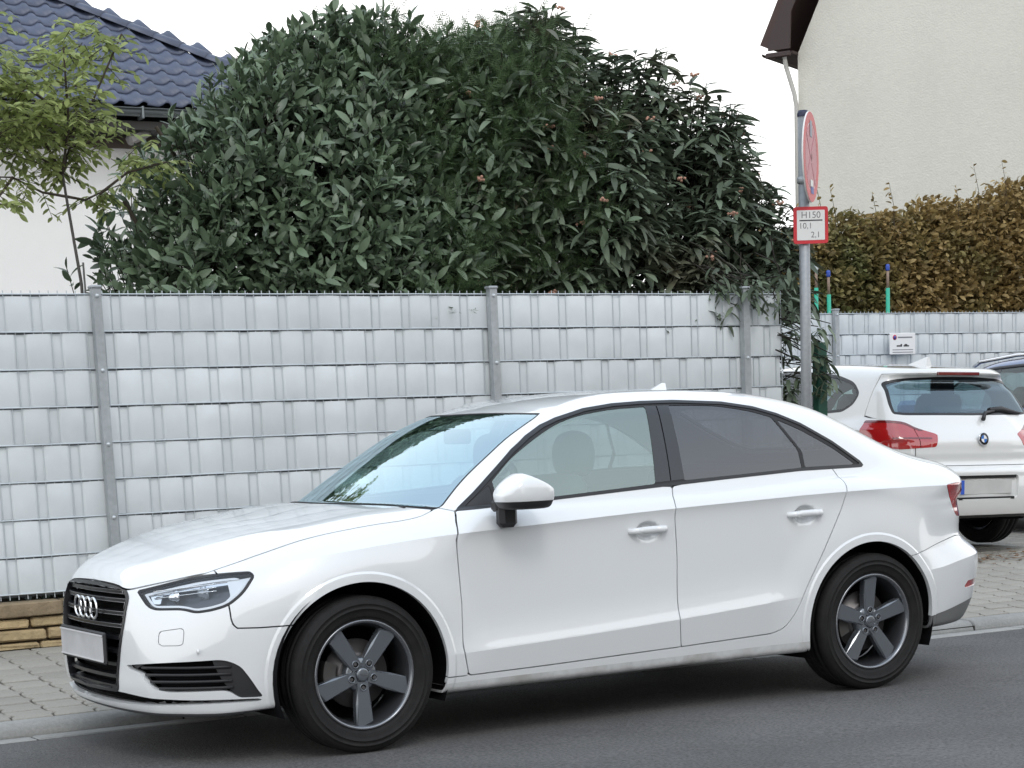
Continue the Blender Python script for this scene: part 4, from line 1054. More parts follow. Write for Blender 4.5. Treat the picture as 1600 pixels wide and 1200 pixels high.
# ---------------------------------------------------------------- privacy fences
STRIP=mat('pvc_privacy_strip',(.64,.68,.70),rough=.42,noise=.045,nscale=7,noise2=.10,n2scale=1.6,rnd=.07,bump=.05,bscale=25)
GALV=mat('galvanised_steel',(.40,.425,.44),rough=.48,metal=.35,noise=.12,nscale=30,noise2=.1,n2scale=4)
WIRE=mat('fence_wire',(.54,.585,.61),rough=.4,metal=.3)
def fence(label,x0,x1,y,zt,rows,posts,per=.2,lean=0.,seed=1,slope=0.,end_narrow=None):
    rn=random.Random(seed); rt=empty('privacy_fence',((x0+x1)/2,y,zt-rows*.2-.03),0,label,'fence','grey privacy strip fences'); ox,oy,oz=rt.location
    segs=[]; bp=[x0]+[p for p in posts if x0<p<x1]+[x1]
    for a,b_ in zip(bp[:-1],bp[1:]): segs.append((a+.0,b_-.0))
    wires=MB(); back=MB(); H=rows*.2
    def lx(x,z): return x-ox+lean*(z-zt)
    for a,b_ in segs:
        inset=.012
        n=int(round((b_-a)/.05)); st=(b_-a)/max(n,1)
        for r in range(rows):
            ztop=zt-.2*r-.0080; zb=ztop-.1900
            ph=rn.choice([0,1,2,3])
            m=MB(); N=max(8,int((b_-a)/.0083)); V=[];
            dz=rn.uniform(-.002,.002); bow=rn.uniform(.001,.003)
            for i in range(N+1):
                x=a+inset+(b_-a-2*inset)*i/N
                w=(x-a)/st   # wire index
                u=((w+ph)%4)  # 0..4: behind around 0.5..1.5 => two wires at 0.5+-.5
                # strip in front except around wires 0 and 1
                c=abs(((u-0.5)+2)%4-2)   # distance from mid of the pair
                d=sstep(.52,.78,c); yy=.0050-.0108*d-bow*sstep(.9,1.9,c)
                tz=.0025*math.sin(x*9+r)
                for k,(zz,q) in enumerate(((ztop+dz+tz,.0025),(ztop-.008,0),(ztop-.095,-.0008),(zb+.008,0),(zb+tz,.002))):
                    V.append((lx(x,zz),yy+q-(0 if k in(0,4) else 0),zz-oz+slope*(x-x0)))
            F=[(5*i+k,5*i+5+k,5*i+6+k,5*i+1+k) for i in range(N) for k in range(4)]
            m.add(V,F,True); m.build('strip',STRIP,rt,fixn=False)
        for i in range(n+1):
            x=a+st*i
            wires.tube([(lx(x,zt+.020),0,zt+.020-oz+slope*(x-x0)),(lx(x,zt-H-.03),0,zt-H-.03-oz+slope*(x-x0))],.0028,5,True,False)
        for r in range(rows+1):
            zz=zt-.2*r
            wires.tube([(lx(a,zz),-.0095,zz-oz),(lx(b_,zz),-.0095,zz-oz)],.0042,5,True,False)
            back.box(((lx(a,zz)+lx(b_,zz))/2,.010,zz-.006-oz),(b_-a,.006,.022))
    tag(wires.build('wire_mesh',WIRE,rt),kind='stuff'); tag(back.build('rear_rail_shade',mat('painted_rail_shade',(.055,.06,.065),rough=.8),rt),kind='stuff')  # rear rails get a darker colour than the wires, painting shade into the strip gaps
    for p in posts:
        if not x0-.1<p<x1+.1: continue
        m=MB(); zb=zt-H-.45
        m.add([(lx(p-.028,z),y0,z-oz) for z in (zb,) for y0 in ()],[])
        V=[]
        for z in(zb,zt+.028): V+=[(lx(p-.025,z),-.062,z-oz),(lx(p+.025,z),-.062,z-oz),(lx(p+.025,z),-.016,z-oz),(lx(p-.025,z),-.016,z-oz)]
        m.add(V,[(0,1,5,4),(1,2,6,5),(2,3,7,6),(3,0,4,7),(4,5,6,7)]); po=m.build('post',GALV,rt)
        MB().box((lx(p,zt+.036),-.036,zt+.036-oz),(.064,.066,.018),bev=.006).build('post_cap',GALV,po)
        for k in range(0,rows+1,2):
            z=zt-.2*k-.012; MB().lathe([(0,-.010),(.007,-.009),(.011,-.004),(.0115,0)],(lx(p,z),-.062,z-oz),'y',12).build('bolt',WIRE,po)
    return rt
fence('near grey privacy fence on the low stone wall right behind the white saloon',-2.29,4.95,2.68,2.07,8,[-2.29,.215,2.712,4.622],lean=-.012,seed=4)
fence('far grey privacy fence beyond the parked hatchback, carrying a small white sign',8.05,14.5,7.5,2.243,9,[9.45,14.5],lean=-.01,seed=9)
# low natural stone wall under the near fence
SAND=mat('sandstone',(.42,.32,.18),rough=.9,noise=.22,nscale=14,noise2=.2,n2scale=3,bump=.9,bscale=45,rnd=.28)
wl=empty('stone_wall',(1.3,2.74,.15),0,'low yellowish sandstone wall under the near privacy fence','wall')
MB().box((.3,.02,.10),(6.6,.20,.34)).build('mortar',mat('mortar',(.13,.10,.07),rough=.95),wl)
rn=random.Random(11); z=.165
for ci,hh in enumerate((.050,.072,.060,.085)):
    x=-2.0
    while x<4.95:
        L=rn.uniform(.18,.48) if ci<3 else rn.uniform(.5,.9)
        L=min(L,4.96-x)
        if L<.05: break
        m=MB().box((0,0,0),(L-.012,.14,hh-(.012 if ci<3 else .006)),bev=.010)
        m.v=[(a+rn.uniform(-.004,.004),b_+rn.uniform(-.006,.006),c+rn.uniform(-.004,.004)) for a,b_,c in m.v]
        o=m.build('capstone' if ci==3 else 'stone',SAND if ci<3 else mat('capstone_brown',(.21,.16,.10),rough=.9,noise=.3,nscale=12,bump=.8,bscale=40,rnd=.15),wl); o.location=(x+L/2-1.3,2.68-2.74+rn.uniform(-.006,.006)-.02*(ci==3),z+hh/2-.15)
        x+=L
    z+=hh
# dark green corner post at the end of the near fence and sign pole
gm=mat('green_powder_coat',(.012,.075,.05),rough=.4)
gp=MB().box((0,0,.88),(.075,.06,1.40)).build('gate_post',gm); gp.location=(5.262,2.66,.17); tag(gp,'dark green metal post beside the sign pole at the fence end','post')
POLEM=mat('pole_galvanised',(.30,.315,.33),rough=.5,metal=.4,noise=.10,nscale=40,bump=.1,bscale=200)
PX,PY=4.915,2.38
pole=empty('sign_pole',(PX,PY,.15),0,'galvanised tube pole at the fence end carrying a round no-stopping sign','sign pole')
MB().tube([(0,0,-.2),(.0,0,3.03)],.0345,20).build('tube',POLEM,pole)
MB().lathe([(0,.02),(.03,.018),(.037,0),(.037,-.02)],(0,0,3.03),'z',20).build('cap',mat('pole_cap_blue',(.02,.025,.06),rough=.5),pole)
# round sign, turned nearly edge-on
RED=mat('sign_red',(.55,.035,.045),rough=.35,noise2=.12,n2scale=3)
FADE=mat('sign_face_faded',(.50,.33,.36),rough=.3,tint=((.56,.20,.20),3.,.42,.60))
WHT=mat('sign_white',(.72,.72,.70),rough=.35)
BLK=mat('print_black',(.04,.04,.045),rough=.5); BLU=mat('sign_blue',(.03,.06,.32),rough=.35)
def sign_frame(cx,cy,cz,facing):
    """local: u right, v up, n towards the viewer of the sign"""
    n=Vector((math.cos(facing),math.sin(facing),0)); u=Vector((0,0,1)).cross(n)*1; v=Vector((0,0,1))
    return Matrix(((u.x,v.x,n.x,cx),(u.y,v.y,n.y,cy),(u.z,v.z,n.z,cz),(0,0,0,1)))
vd=math.atan2(CAMP[1]-PY,CAMP[0]-PX)      # direction to the viewer
sroot=empty('no_stopping_sign',(PX,PY,2.905),0,'round red-rimmed no-stopping sign seen almost edge-on at the top of the pole','sign')
def disc(name,r0,r1,h0,h1,m,parent,Mx,n=48):
    b=MB()
    if r0>0: b.lathe([(r0,h0),(r0,h1),(r1,h1),(r1,h0)],(0,0,0),'z',n,sm=False,close=True)
    else: b.lathe([(0,h1),(r1,h1),(r1,h0),(0,h0)],(0,0,0),'z',n,sm=False)
    o=b.build(name,m,parent); o.matrix_local=Mx; return o
_na=vd+math.radians(80); Ms=sign_frame(.043*math.cos(_na),.043*math.sin(_na),0,_na)
disc('sign_rim',0,.282,-.004,.006,WHT,sroot,Ms); disc('sign_ring',.215,.280,.006,.0075,RED,sroot,Ms)
disc('sign_field',0,.206,.006,.0070,mat('sign_field_blue',(.44,.11,.15),rough=.3),sroot,Ms)
for an in(45,135):
    o=MB().box((0,0,.0078),(.43,.050,.0012)).build('diagonal_bar',mat('faded_bar',(.45,.12,.16),rough=.35),sroot); o.matrix_local=Ms@Matrix.Rotation(math.radians(an),4,'Z')
o=MB().box((-.01,.175,.0095),(.07,.10,.001)).build('grey_sticker',mat('sticker_grey',(.30,.33,.38),rough=.5),sroot); o.matrix_local=Ms
o=MB().box((.0,-.165,.0095),(.10,.045,.001)).build('white_sticker',WHT,sroot); o.matrix_local=Ms
o=MB().box((.02,-.205,.0095),(.10,.045,.001)).build('blue_sticker',BLU,sroot); o.matrix_local=Ms
MB().tube([(0,0,-.12),(0,0,-.16)],.042,16).build('clamp',GALV,sroot)
hroot=empty('hydrant_sign',(PX,PY,2.478),0,'small white hydrant plate with red border below the round sign on the pole','sign')
Mh=sign_frame(.012,-.05,0,vd+math.radians(14))
def plate(w,h,z0,z1,m,name,r=.02):
    o=MB().prism([tuple(p) for p in rpoly([(-w/2,-h/2),(w/2,-h/2),(w/2,h/2),(-w/2,h/2)],r)],z0,z1,'xy').build(name,m,hroot); o.matrix_local=Mh; return o
plate(.226,.232,-.004,.004,RED,'red_border'); plate(.182,.188,.004,.0055,WHT,'white_field',.006)
for nm,b_,sz,px,py in (('lettering','H150',.058,0,.062),('lettering','10,1',.052,-.035,-.005),('lettering','2,1',.052,.030,-.062)):
    text_mesh(nm,b_,sz,mat('print_grey',(.20,.19,.19),rough=.5),hroot,Mh@Matrix.Translation((px,py,.0062)))
o=MB().box((0,.030,.0065),(.150,.007,.001)).build('rule',BLK,hroot); o.matrix_local=Mh
# warning plate on the far fence
wp=empty('parking_notice',(10.27,7.42,1.940),0,'small white notice with red round symbol fixed to the far privacy fence','sign')
MB().box((0,0,0),(.335,.012,.212),bev=.004).build('board',mat('notice_white',(.82,.82,.82),rough=.4),wp)
MB().lathe([(.0,-.0075),(.026,-.0075),(.026,-.006)],(-.105,0,.062),'y',20).build('red_symbol',RED,wp)
MB().lathe([(.0,-.0085),(.017,-.0085),(.017,-.007)],(-.105,0,.062),'y',20).build('blue_symbol_field',BLU,wp)
GP=mat('print_grey2',(.22,.22,.24),rough=.5)
MB().box((.03,-.0068,.062),(.19,.001,.014)).build('printed_line',GP,wp)
tr=MB(); tr.box((-.055,-.007,-.022),(.05,.001,.014)); tr.box((-.02,-.007,-.016),(.02,.001,.026)); tr.box((.045,-.007,-.022),(.07,.001,.014)); tr.box((.04,-.007,-.010),(.035,.001,.012)); tr.build('tow_truck_print',BLK,wp)
MB().box((0,-.0068,-.060),(.27,.001,.008)).build('printed_line',GP,wp); MB().box((0,-.0068,-.084),(.27,.001,.008)).build('printed_line',GP,wp)
# green sleeved garden stakes with caps behind the far fence
GRN=mat('green_sleeve',(.04,.42,.28),rough=.45); BRS=mat('stake_shaft',(.28,.20,.15),rough=.6)
for nm,x,z1,lean,cap,lab in (('garden_stake',9.24+.24,2.755,.01,mat('cap_pale',(.55,.60,.62),rough=.4),'green-sleeved garden stake with pale cap, nearest the sign pole'),('garden_stake',9.42+.25,2.690,-.02,mat('cap_blue',(.03,.08,.40),rough=.4),'shortest green-sleeved garden stake, its blue cap just right of the pale-capped one'),('garden_stake',10.42,2.755,.0,mat('cap_blue',(.03,.08,.40)),'garden stake with green sleeve and blue cap standing alone behind the white notice')):
    t=empty(nm,(x,7.8,.2),0,lab,'garden stake','green garden stakes behind the far fence')
    MB().tube([(0,0,0),(lean,0,z1-.44)],.021,10).build('sleeve',GRN,t)
    MB().tube([(lean,0,z1-.46),(lean*1.2,0,z1-.24)],.014,8).build('shaft',BRS,t)
    MB().lathe([(0,.034),(.017,.03),(.023,.012),(.019,-.008),(.023,-.022),(.016,-.034),(0,-.034)],(lean*1.2,0,z1-.235),'z',14).build('cap',cap,t)
# ---------------------------------------------------------------- houses
RENDW=mat('white_render',(.90,.90,.89),rough=.9,noise2=.03,n2scale=1.2,bump=.3,bscale=60)
CREAM=mat('cream_render',(.66,.65,.585),rough=.92,noise=.035,nscale=9,noise2=.05,n2scale=.7,bump=.8,bscale=30)
TILEM=mat('blue_grey_tile',(.070,.086,.135),rough=.42,spec=.5,rnd=.12,noise=.08,nscale=20)
hl=empty('tiled_house',(4,18,.3),0,'white rendered house with blue-grey hipped pantile roof behind the young tree','house')
HX,HY,HZ=8.43,16.0,5.35; TP=.63; ox,oy,oz=hl.location
MB().box((-2.3,4.1,2.3),(19.4-.3,11.0,4.60+.2)).build('wall',RENDW,hl)      # x -7.6..11? placed below
w=hl.children[0]; bpy.data.objects.remove(w)
x0h=-12.0
MB().box(((x0h+.6+HX-.6)/2-ox,(HY+.62+HY+11)/2-oy,(.1+4.98)/2-oz),(HX-.6-x0h-.6,10.4,4.88)).build('wall',RENDW,hl)
SOF=mat('dark_eaves',(.045,.042,.04),rough=.7)
MB().box(((x0h+HX)/2-ox,HY+.42-oy,5.12-oz),(HX-x0h-.1,.80,.10)).build('soffit',SOF,hl)
MB().box((HX-.42-ox,HY+6-oy,5.12-oz),(.80,10.4,.10)).build('soffit',SOF,hl)
MB().box(((x0h+HX)/2-ox,HY+.62-oy,5.0-oz),(HX-x0h-1.3,.06,.16)).build('wall_band',mat('eaves_brown',(.16,.13,.11),rough=.8),hl)
# roof shell
RD_=5.6; rz=HZ+RD_*TP
MB().add([(x0h-ox,HY-oy,HZ-oz-.06),(HX-ox,HY-oy,HZ-oz-.06),(HX-RD_-ox,HY+RD_-oy,rz-oz-.06),(x0h-ox,HY+RD_-oy,rz-oz-.06),(HX-ox,HY+2*RD_-oy,HZ-oz-.06),(x0h-ox,HY+2*RD_-oy,HZ-oz-.06)],[(0,1,2,3),(1,4,2),(4,5,3,2),(0,3,5)]).build('roof_deck',mat('roof_felt',(.03,.03,.035),rough=.9),hl)
# pantiles on the slope that faces the street
TW,TL_=.30,.345
def tile_mesh():
    V=[];n=8; sl=math.sqrt(1+TP*TP)
    for j,(t,l) in enumerate(((0,.0),(1,.0),)):
        for i in range(n+1):
            u=i/n; hgt=.050*math.exp(-((u-.80)/.17)**2)+.006*math.cos(u*6.28)
            V.append((u*TW*1.04,t*TL_*1.12,hgt+.034*(1-t)))
    for i in range(n+1):
        V.append((V[i][0],-.004,V[i][2]-.026))
    F=[(i,i+1,n+2+i,n+1+i) for i in range(n)]+[(2*n+2+i,2*n+3+i,i+1,i) for i in range(n)]
    return V,F
TV,TF=tile_mesh(); ang=math.atan(TP); cosA=math.cos(ang)
tiles=[]
nr=int(RD_/cosA/TL_)
for j in range(nr):
    d=j*TL_*cosA
    for i in range(-72,int((HX)/TW)+1):
        x=i*TW+.03
        if x<x0h or x>HX-d-.0: continue
        p=np.array([x,HY+d,HZ+d*TP]); v=p-CAMP; zc=v@_f; sx_=CX+CF*(v@_r)/zc; sy_=CY-CF*(v@_u)/zc
        tiles.append((0 if (-30<sx_<345 and -30<sy_<190) else 1,zc,x,d))
tiles.sort()
tm=MB().add(TV,TF,True).build('roof_tile',TILEM,hl,fixn=False); first=True
for _q,zc,x,d in tiles[:300]:
    o=tm if first else tm.copy()
    if not first: SC.collection.objects.link(o)
    first=False
    o.location=(x-ox,HY+d-oy,HZ+d*TP-oz); o.rotation_euler=(ang+rn.uniform(-.008,.008),0,rn.uniform(-.006,.006))
rb=MB(); ca,sa=math.cos(ang),math.sin(ang)
for _q,zc,x,d in tiles[300:2500]:
    rb.add([(a+x-ox,HY+d-oy+b_*ca-c*sa,HZ+d*TP-oz+b_*sa+c*ca) for a,b_,c in TV],TF,True)
tag(rb.build('roof_tile',TILEM,hl,fixn=False),kind='stuff')
# hip ridge caps along the visible hip
k=0; L3=math.sqrt(2+TP*TP); dirv=Vector((-1,1,TP)).normalized()
for i in range(19):
    s0=i*.40; p=Vector((HX-ox,HY-oy,HZ-oz+.075))+dirv*s0
    V=[];n=8
    rt_=dirv.cross(Vector((0,0,1))).normalized(); up=rt_.cross(dirv)
    for t,(dd,rr) in enumerate(((0,.150),(.43,.122))):
        for q in range(n+1):
            an=math.pi*q/n; V.append(p+dirv*dd+rt_*math.cos(an)*rr+up*(math.sin(an)*rr*.62-.035))
    MB().add(V,[(q,q+1,n+2+q,n+1+q) for q in range(n)]+[tuple(range(n+1))],True).build('hip_tile',TILEM,hl)
ZINC=mat('zinc_gutter',(.20,.225,.235),rough=.4,metal=.5)
gt=MB(); V=[];n=10;xs=np.linspace(x0h,HX+.02,2)
prof=[(-.075+.0,0)]+[(-.075*math.cos(math.pi*q/n),-.085*math.sin(math.pi*q/n)) for q in range(n+1)]+[(.075,.03)]
prof=[(-.088,.012),(-.088,-.004)]+prof[1:]
m_=len(prof)
for x in xs: V+=[(x-ox,HY-.055+a-oy,HZ-.055+b_-oz) for a,b_ in prof]
gt.add(V,[(i,i+1,m_+i+1,m_+i) for i in range(m_-1)],True).build('gutter',ZINC,hl)
for x in (5.62,3.2,8.0,.8): MB().box((x-ox,HY-.055-oy,HZ-.10-oz),(.03,.19,.15),bev=.01).build('gutter_bracket',ZINC,hl)
MB().box((5.67-ox,HY+.22-oy,5.02-oz),(.30,.16,.13),bev=.03,M3=Matrix.Rotation(-.45,3,'Y')).build('eaves_lamp',mat('lamp_grey',(.30,.29,.28),rough=.5),hl)
# right house: plain cream gable wall, brown verge, brown gutter and downpipe
hr=empty('gable_house',(20.86,22.0,.3),0,'tall plain cream gable house with brown verge behind the right-hand hedge','house')
ox,oy,oz=hr.location; GX=20.86;GY=22.0
ez=7.88; sl=2.1
pts=[(GX,.1),(GX+10.6,.1),(GX+10.6,ez),(GX+5.3,ez+5.3*sl),(GX,ez)]
MB().prism([(a-ox,b_-oz) for a,b_ in pts],GY-oy,GY+9-oy,'xz').build('wall',CREAM,hr)
BRN=mat('brown_verge',(.045,.028,.026),rough=.6); 
def slab(p0,p1,t,y0,y1,name,m):
    d=Vector((p1[0]-p0[0],0,p1[1]-p0[1])); n=Vector((-d.z,0,d.x)).normalized()*t
    P_=[(p0[0]-ox,p0[1]-oz),(p1[0]-ox,p1[1]-oz),(p1[0]+n.x-ox,p1[1]+n.z-oz),(p0[0]+n.x-ox,p0[1]+n.z-oz)]
    return MB().prism(P_,y0-oy,y1-oy,'xz').build(name,m,hr)
slab((GX-.47,ez-.47*sl+1.10),(GX+5.4,ez+5.4*sl+1.10-.0),.16,GY-.32,GY+9.3,'roof_slope',mat('brown_tiles',(.06,.035,.03),rough=.7))
slab((GX+11.3,ez-.47*sl+1.10),(GX+5.2,ez+5.4*sl+1.10),-.16,GY-.32,GY+9.3,'roof_slope',mat('brown_tiles',(.06,.035,.03)))
vg=[(GX-.45,ez+.06),(GX-.02,ez+.06),(GX+.01,ez+.70),(GX+5.3,ez+5.3*sl+.42),(GX+5.3,ez+5.3*sl+1.2),(GX-.45,ez-.47*sl+1.22)]
MB().prism([(a-ox,b_-oz) for a,b_ in vg],GY-.34-oy,GY-.30-oy,'xz').build('verge_board',BRN,hr)
MB().box((GX-.24-ox,GY+4.4-oy,ez+.0-oz),(.50,9.3,.05)).build('soffit',BRN,hr)
V=[];prof=[(-.07*math.cos(math.pi*q/8),-.08*math.sin(math.pi*q/8)) for q in range(9)]; m_=9
gt=MB().box((GX-.24-ox,GY-.36-oy,ez-.035-oz),(.50,.05,.10),bev=.02); gt.build('gutter',BRN,hr)
gb=MB()
for y in(GY-.36,GY+9): V+=[(GX-.50+a-ox,y-oy,ez+.02+b_-oz) for a,b_ in prof]
gb.add(V,[(i,i+1,m_+i+1,m_+i) for i in range(8)],True).build('side_gutter',BRN,hr)
PIPE=mat('pale_downpipe',(.50,.49,.46),rough=.5)
MB().tube([(GX-.18-ox,GY-.20-oy,ez-.06-oz),(GX-.165-ox,GY-.18-oy,ez-.22-oz),(GX-.03-ox,GY-.12-oy,ez-.72-oz),(GX-.0-ox,GY-.10-oy,ez-.95-oz),(GX+.0-ox,GY-.10-oy,.3-oz)],.042,10).build('downpipe',PIPE,hr)
hr.rotation_euler=(0,0,math.radians(-61))
# opposite side of the street, behind the camera, seen only as reflections in paint and glass
def plain_house(x0,x1,y0,h,rh,label,m,name='street_house'):
    t=empty(name,((x0+x1)/2,y0,.3),0,label,'house'); cx=(x0+x1)/2; w=(x1-x0)/2
    MB().box((0,-5,h/2-.1),(2*w,10,h+.2)).build('wall',m,t)
    MB().prism([(.6,h-.1),(-5,h+rh),(-10.6,h-.1)],-w-.4,w+.4,'yz').build('roof',mat('roof_red',(.17,.07,.05),rough=.8),t)
    n=int(2*w/2.8)
    for fl in range(int(h//2.7)):
        for i in range(n):
            xx=-w+(i+.5)*2*w/n
            f=MB().box((xx,.03,1.5+fl*2.75),(1.25,.10,1.35)).build('window',mat('window_frame',(.7,.7,.68),rough=.4),t)
            MB().box((xx,.085,1.5+fl*2.75),(1.05,.03,1.15)).build('pane',mat('window_pane',(.02,.025,.03),rough=.05,spec=.8),f)
    return t
plain_house(-13.5,-3.0,-17.0,5.4,3.2,'beige house on the opposite side of the street, left of the gap',mat('render_beige',(.42,.39,.34),rough=.9))
plain_house(1.6,15.0,-17.5,5.6,3.4,'grey house on the opposite side of the street, right of the gap',mat('render_grey',(.40,.40,.39),rough=.9))
plain_house(20.5,33.0,-16.5,5.4,3.2,'ochre house on the opposite side of the street, farthest along',mat('render_ochre',(.44,.36,.24),rough=.9))
# ---------------------------------------------------------------- plants
def leaf_geo(L,w,fold=.25,droop=.15,seg=4,tipw=.3):
    """leaf along +x, normal +z, midrib folded, tip drooping"""
    V=[];F=[]
    for i in range(seg+1):
        t=i/seg; ww=w*.5*math.sin(math.pi*min(max(t*.92+.04,0),1))**.75; z=-droop*L*t*t
        V+=[(t*L,-ww,z+fold*ww),(t*L,0,z),(t*L,ww,z+fold*ww)]
    for i in range(seg):
        a=3*i; F+=[(a,a+3,a+4,a+1),(a+1,a+4,a+5,a+2)]
    return np.array(V),F
def basis(d,roll=0.,up=(0,0,1)):
    d=np.array(d,float); d/=np.linalg.norm(d); u=np.array(up,float); y=np.cross(u,d); 
    if np.linalg.norm(y)<1e-3: y=np.cross((1,0,0),d)
    y/=np.linalg.norm(y); z=np.cross(d,y); c,s=math.cos(roll),math.sin(roll)
    y2=y*c+z*s; z2=-y*s+z*c
    return np.stack([d,y2,z2],1)
def foliage(root,name,variants,inst,m,nparts=300):
    """inst: list of (variant, pos(world), 3x3, scale). nearest/most visible ones become parts, the rest one stuff mesh"""
    loc=np.array(root.location)
    def key(q): return np.linalg.norm(np.array(q[1])-CAMP)-q[3]*2
    inst=sorted(inst,key=key)
    meshes=[]
    for V,F in variants:
        me=bpy.data.meshes.new(name); me.from_pydata([tuple(v) for v in V],[],F); me.polygons.foreach_set('use_smooth',[True]*len(F)); me.materials.append(m); meshes.append(me)
    for vi,p,B,s in inst[:nparts]:
        o=bpy.data.objects.new(name,meshes[vi]); SC.collection.objects.link(o); o.parent=root
        Mx=Matrix(((B[0,0]*s,B[0,1]*s,B[0,2]*s,p[0]-loc[0]),(B[1,0]*s,B[1,1]*s,B[1,2]*s,p[1]-loc[1]),(B[2,0]*s,B[2,1]*s,B[2,2]*s,p[2]-loc[2]),(0,0,0,1)))
        o.matrix_local=Mx
    rest_=inst[nparts:]
    if rest_:
        Vs=[];Ts=[];n=0
        for vi in range(len(variants)):
            V,F=variants[vi]; sel=[q for q in rest_ if q[0]==vi]
            if not sel: continue
            B=np.array([q[2]*q[3] for q in sel]); P_=np.array([q[1] for q in sel])-loc
            W=np.einsum('nij,vj->nvi',B,V)+P_[:,None,:]; k=len(V)
            T=np.array([f for f in F]); 
            T=(T[None,:,:]+(np.arange(len(sel))*k)[:,None,None]).reshape(-1,T.shape[1])+n
            Vs.append(W.reshape(-1,3)); Ts.append(T); n+=k*len(sel)
        o=mesh_np(name,np.concatenate(Vs),np.concatenate(Ts),m,root,True); o['kind']='stuff'
PR=np.random.RandomState(5)
TOP=Sp((.46,2.05),(.62,2.20),(.80,2.52),(1.02,2.92),(1.28,3.24),(1.68,3.57),(2.07,3.83),(2.35,3.93),(2.65,3.91),(2.97,3.80),(3.25,3.80),(3.5,3.93),(3.69,4.03),(3.95,4.01),(4.19,3.89),(4.45,3.80),(4.71,3.80),(5.0,3.62),(5.24,3.46),(5.45,3.2),(5.60,2.85),(5.68,2.4),(5.70,2.0))
def front_y(x,z):
    zt=float(TOP(x)); t=min(max((z-1.9)/max(zt-1.9,.2),0),1.2)
    edge=max(0,.9-x)*.3+max(0,x-5.0)*.45
    return 2.86+.75*t**2.2+edge*.6+.10*math.sin(3.1*x+2*z)+.07*math.sin(7*x-4*z+1)
def nrm_at(x,z):
    e=.05; dzx=(front_y(x+e,z)-front_y(x-e,z))/(2*e); dzz=(front_y(x,z+e)-front_y(x,z-e))/(2*e)
    n=np.array([dzx,-1,dzz*1.1+.15]); n[0]+= -.9*max(0,1.1-x)+.8*max(0,x-5.1); return n/np.linalg.norm(n)
def twig(b,p0,p1,r0,r1,n=4):
    b.tube([tuple(p0),tuple((np.array(p0)+np.array(p1))/2+PR.uniform(-.03,.03,3)),tuple(p1)],[r0,(r0+r1)/2,r1],n,False,True)
BARK=mat('bark',(.07,.055,.042),rough=.9,noise=.2,nscale=30)
GB=mat('dark_twigs',(.028,.024,.018),rough=.95)
def shrub(name,label,xr,zr,nsh,leafvar,mater,shoot,core=260,group=None,dens=None,depth=.95):
    root=empty(name,((xr[0]+xr[1])/2,3.6,.2),0,label,'shrub')
    inst=[]; tw=MB(); loc=np.array(root.location)
    st=MB()
    for k in range(5):
        bx=PR.uniform(xr[0]+.4,xr[1]-.3); tp=(PR.uniform(*xr),3.6+PR.uniform(-.2,.3),float(TOP(bx))-.7)
        st.tube([tuple(np.array((bx,3.7,.2))-loc),tuple(np.array((bx+.05,3.65,1.4))-loc),tuple(np.array(tp)-loc)],[.035,.026,.012],6,False,True)
    st.build('stem',BARK,root)
    for k in range(nsh):
        for _ in range(60):
            x=PR.uniform(*xr); z=PR.uniform(1.95,4.2)
            if z>float(TOP(x))-.02+.10*PR.rand()**3: continue
            if dens and PR.rand()>dens(x,z): continue
            break
        d=PR.rand()**1.6*depth; y=front_y(x,z)+d
        n=nrm_at(x,z); top=min(1,max(0,(z-(float(TOP(x))-.35))/.35))
        n=n*(1-.5*top)+np.array([0,0,1.1])*top
        shoot(inst,tw,np.array([x,y,z]),n,loc,top)
    tag(tw.build('twigs',GB,root,fixn=False),kind='stuff')
    foliage(root,'leaf',leafvar,inst,mater)
    return root
# -- cherry laurel, left
LAU=[leaf_geo(.110,.042,.22,.16),leaf_geo(.095,.036,.35,.05),leaf_geo(.118,.045,.15,.30)]
M_LAU=mat('laurel_leaf',(.115,.165,.098),rough=.38,spec=.60,rnd=.45,trans=.14)
def laurel_shoot(inst,tw,p,n,loc,top):
    ax=n*.75+np.array([0,0,.75])+PR.normal(0,.32,3); ax/=np.linalg.norm(ax)
    if PR.rand()<.35: ax=ax*np.array([1,1,.2]); ax/=np.linalg.norm(ax)
    L=PR.uniform(.10,.20); k=PR.randint(6,10)
    twig(tw,p-ax*L-loc-np.array(n)*.25*1,p-loc,.005,.003,3)
    s1=np.cross(ax,(0.3,.5,.8)); s1/=np.linalg.norm(s1); s2=np.cross(ax,s1); ph=PR.rand()*6
    for i in range(k):
        t=i/k; an=ph+i*2.4; rd=s1*math.cos(an)+s2*math.sin(an); tilt=.55+.5*(1-t)
        d=ax*math.cos(tilt)+rd*math.sin(tilt); 
        inst.append((PR.randint(3),p-ax*L*(1-t),basis(d,PR.normal(0,.5),up=ax),PR.uniform(.62,1.08)))
def dl(x,z):
    b=2.35+.25*math.sin(z*3)+ (z-2.2)*.28
    return 1. if x<b else max(0.03,.85-(x-b)*1.0)
shrub('laurel_shrub','large light-leaved cherry laurel filling the left of the evergreen hedge behind the near fence',(.56,3.9),None,2650,LAU,M_LAU,laurel_shoot,dens=dl)
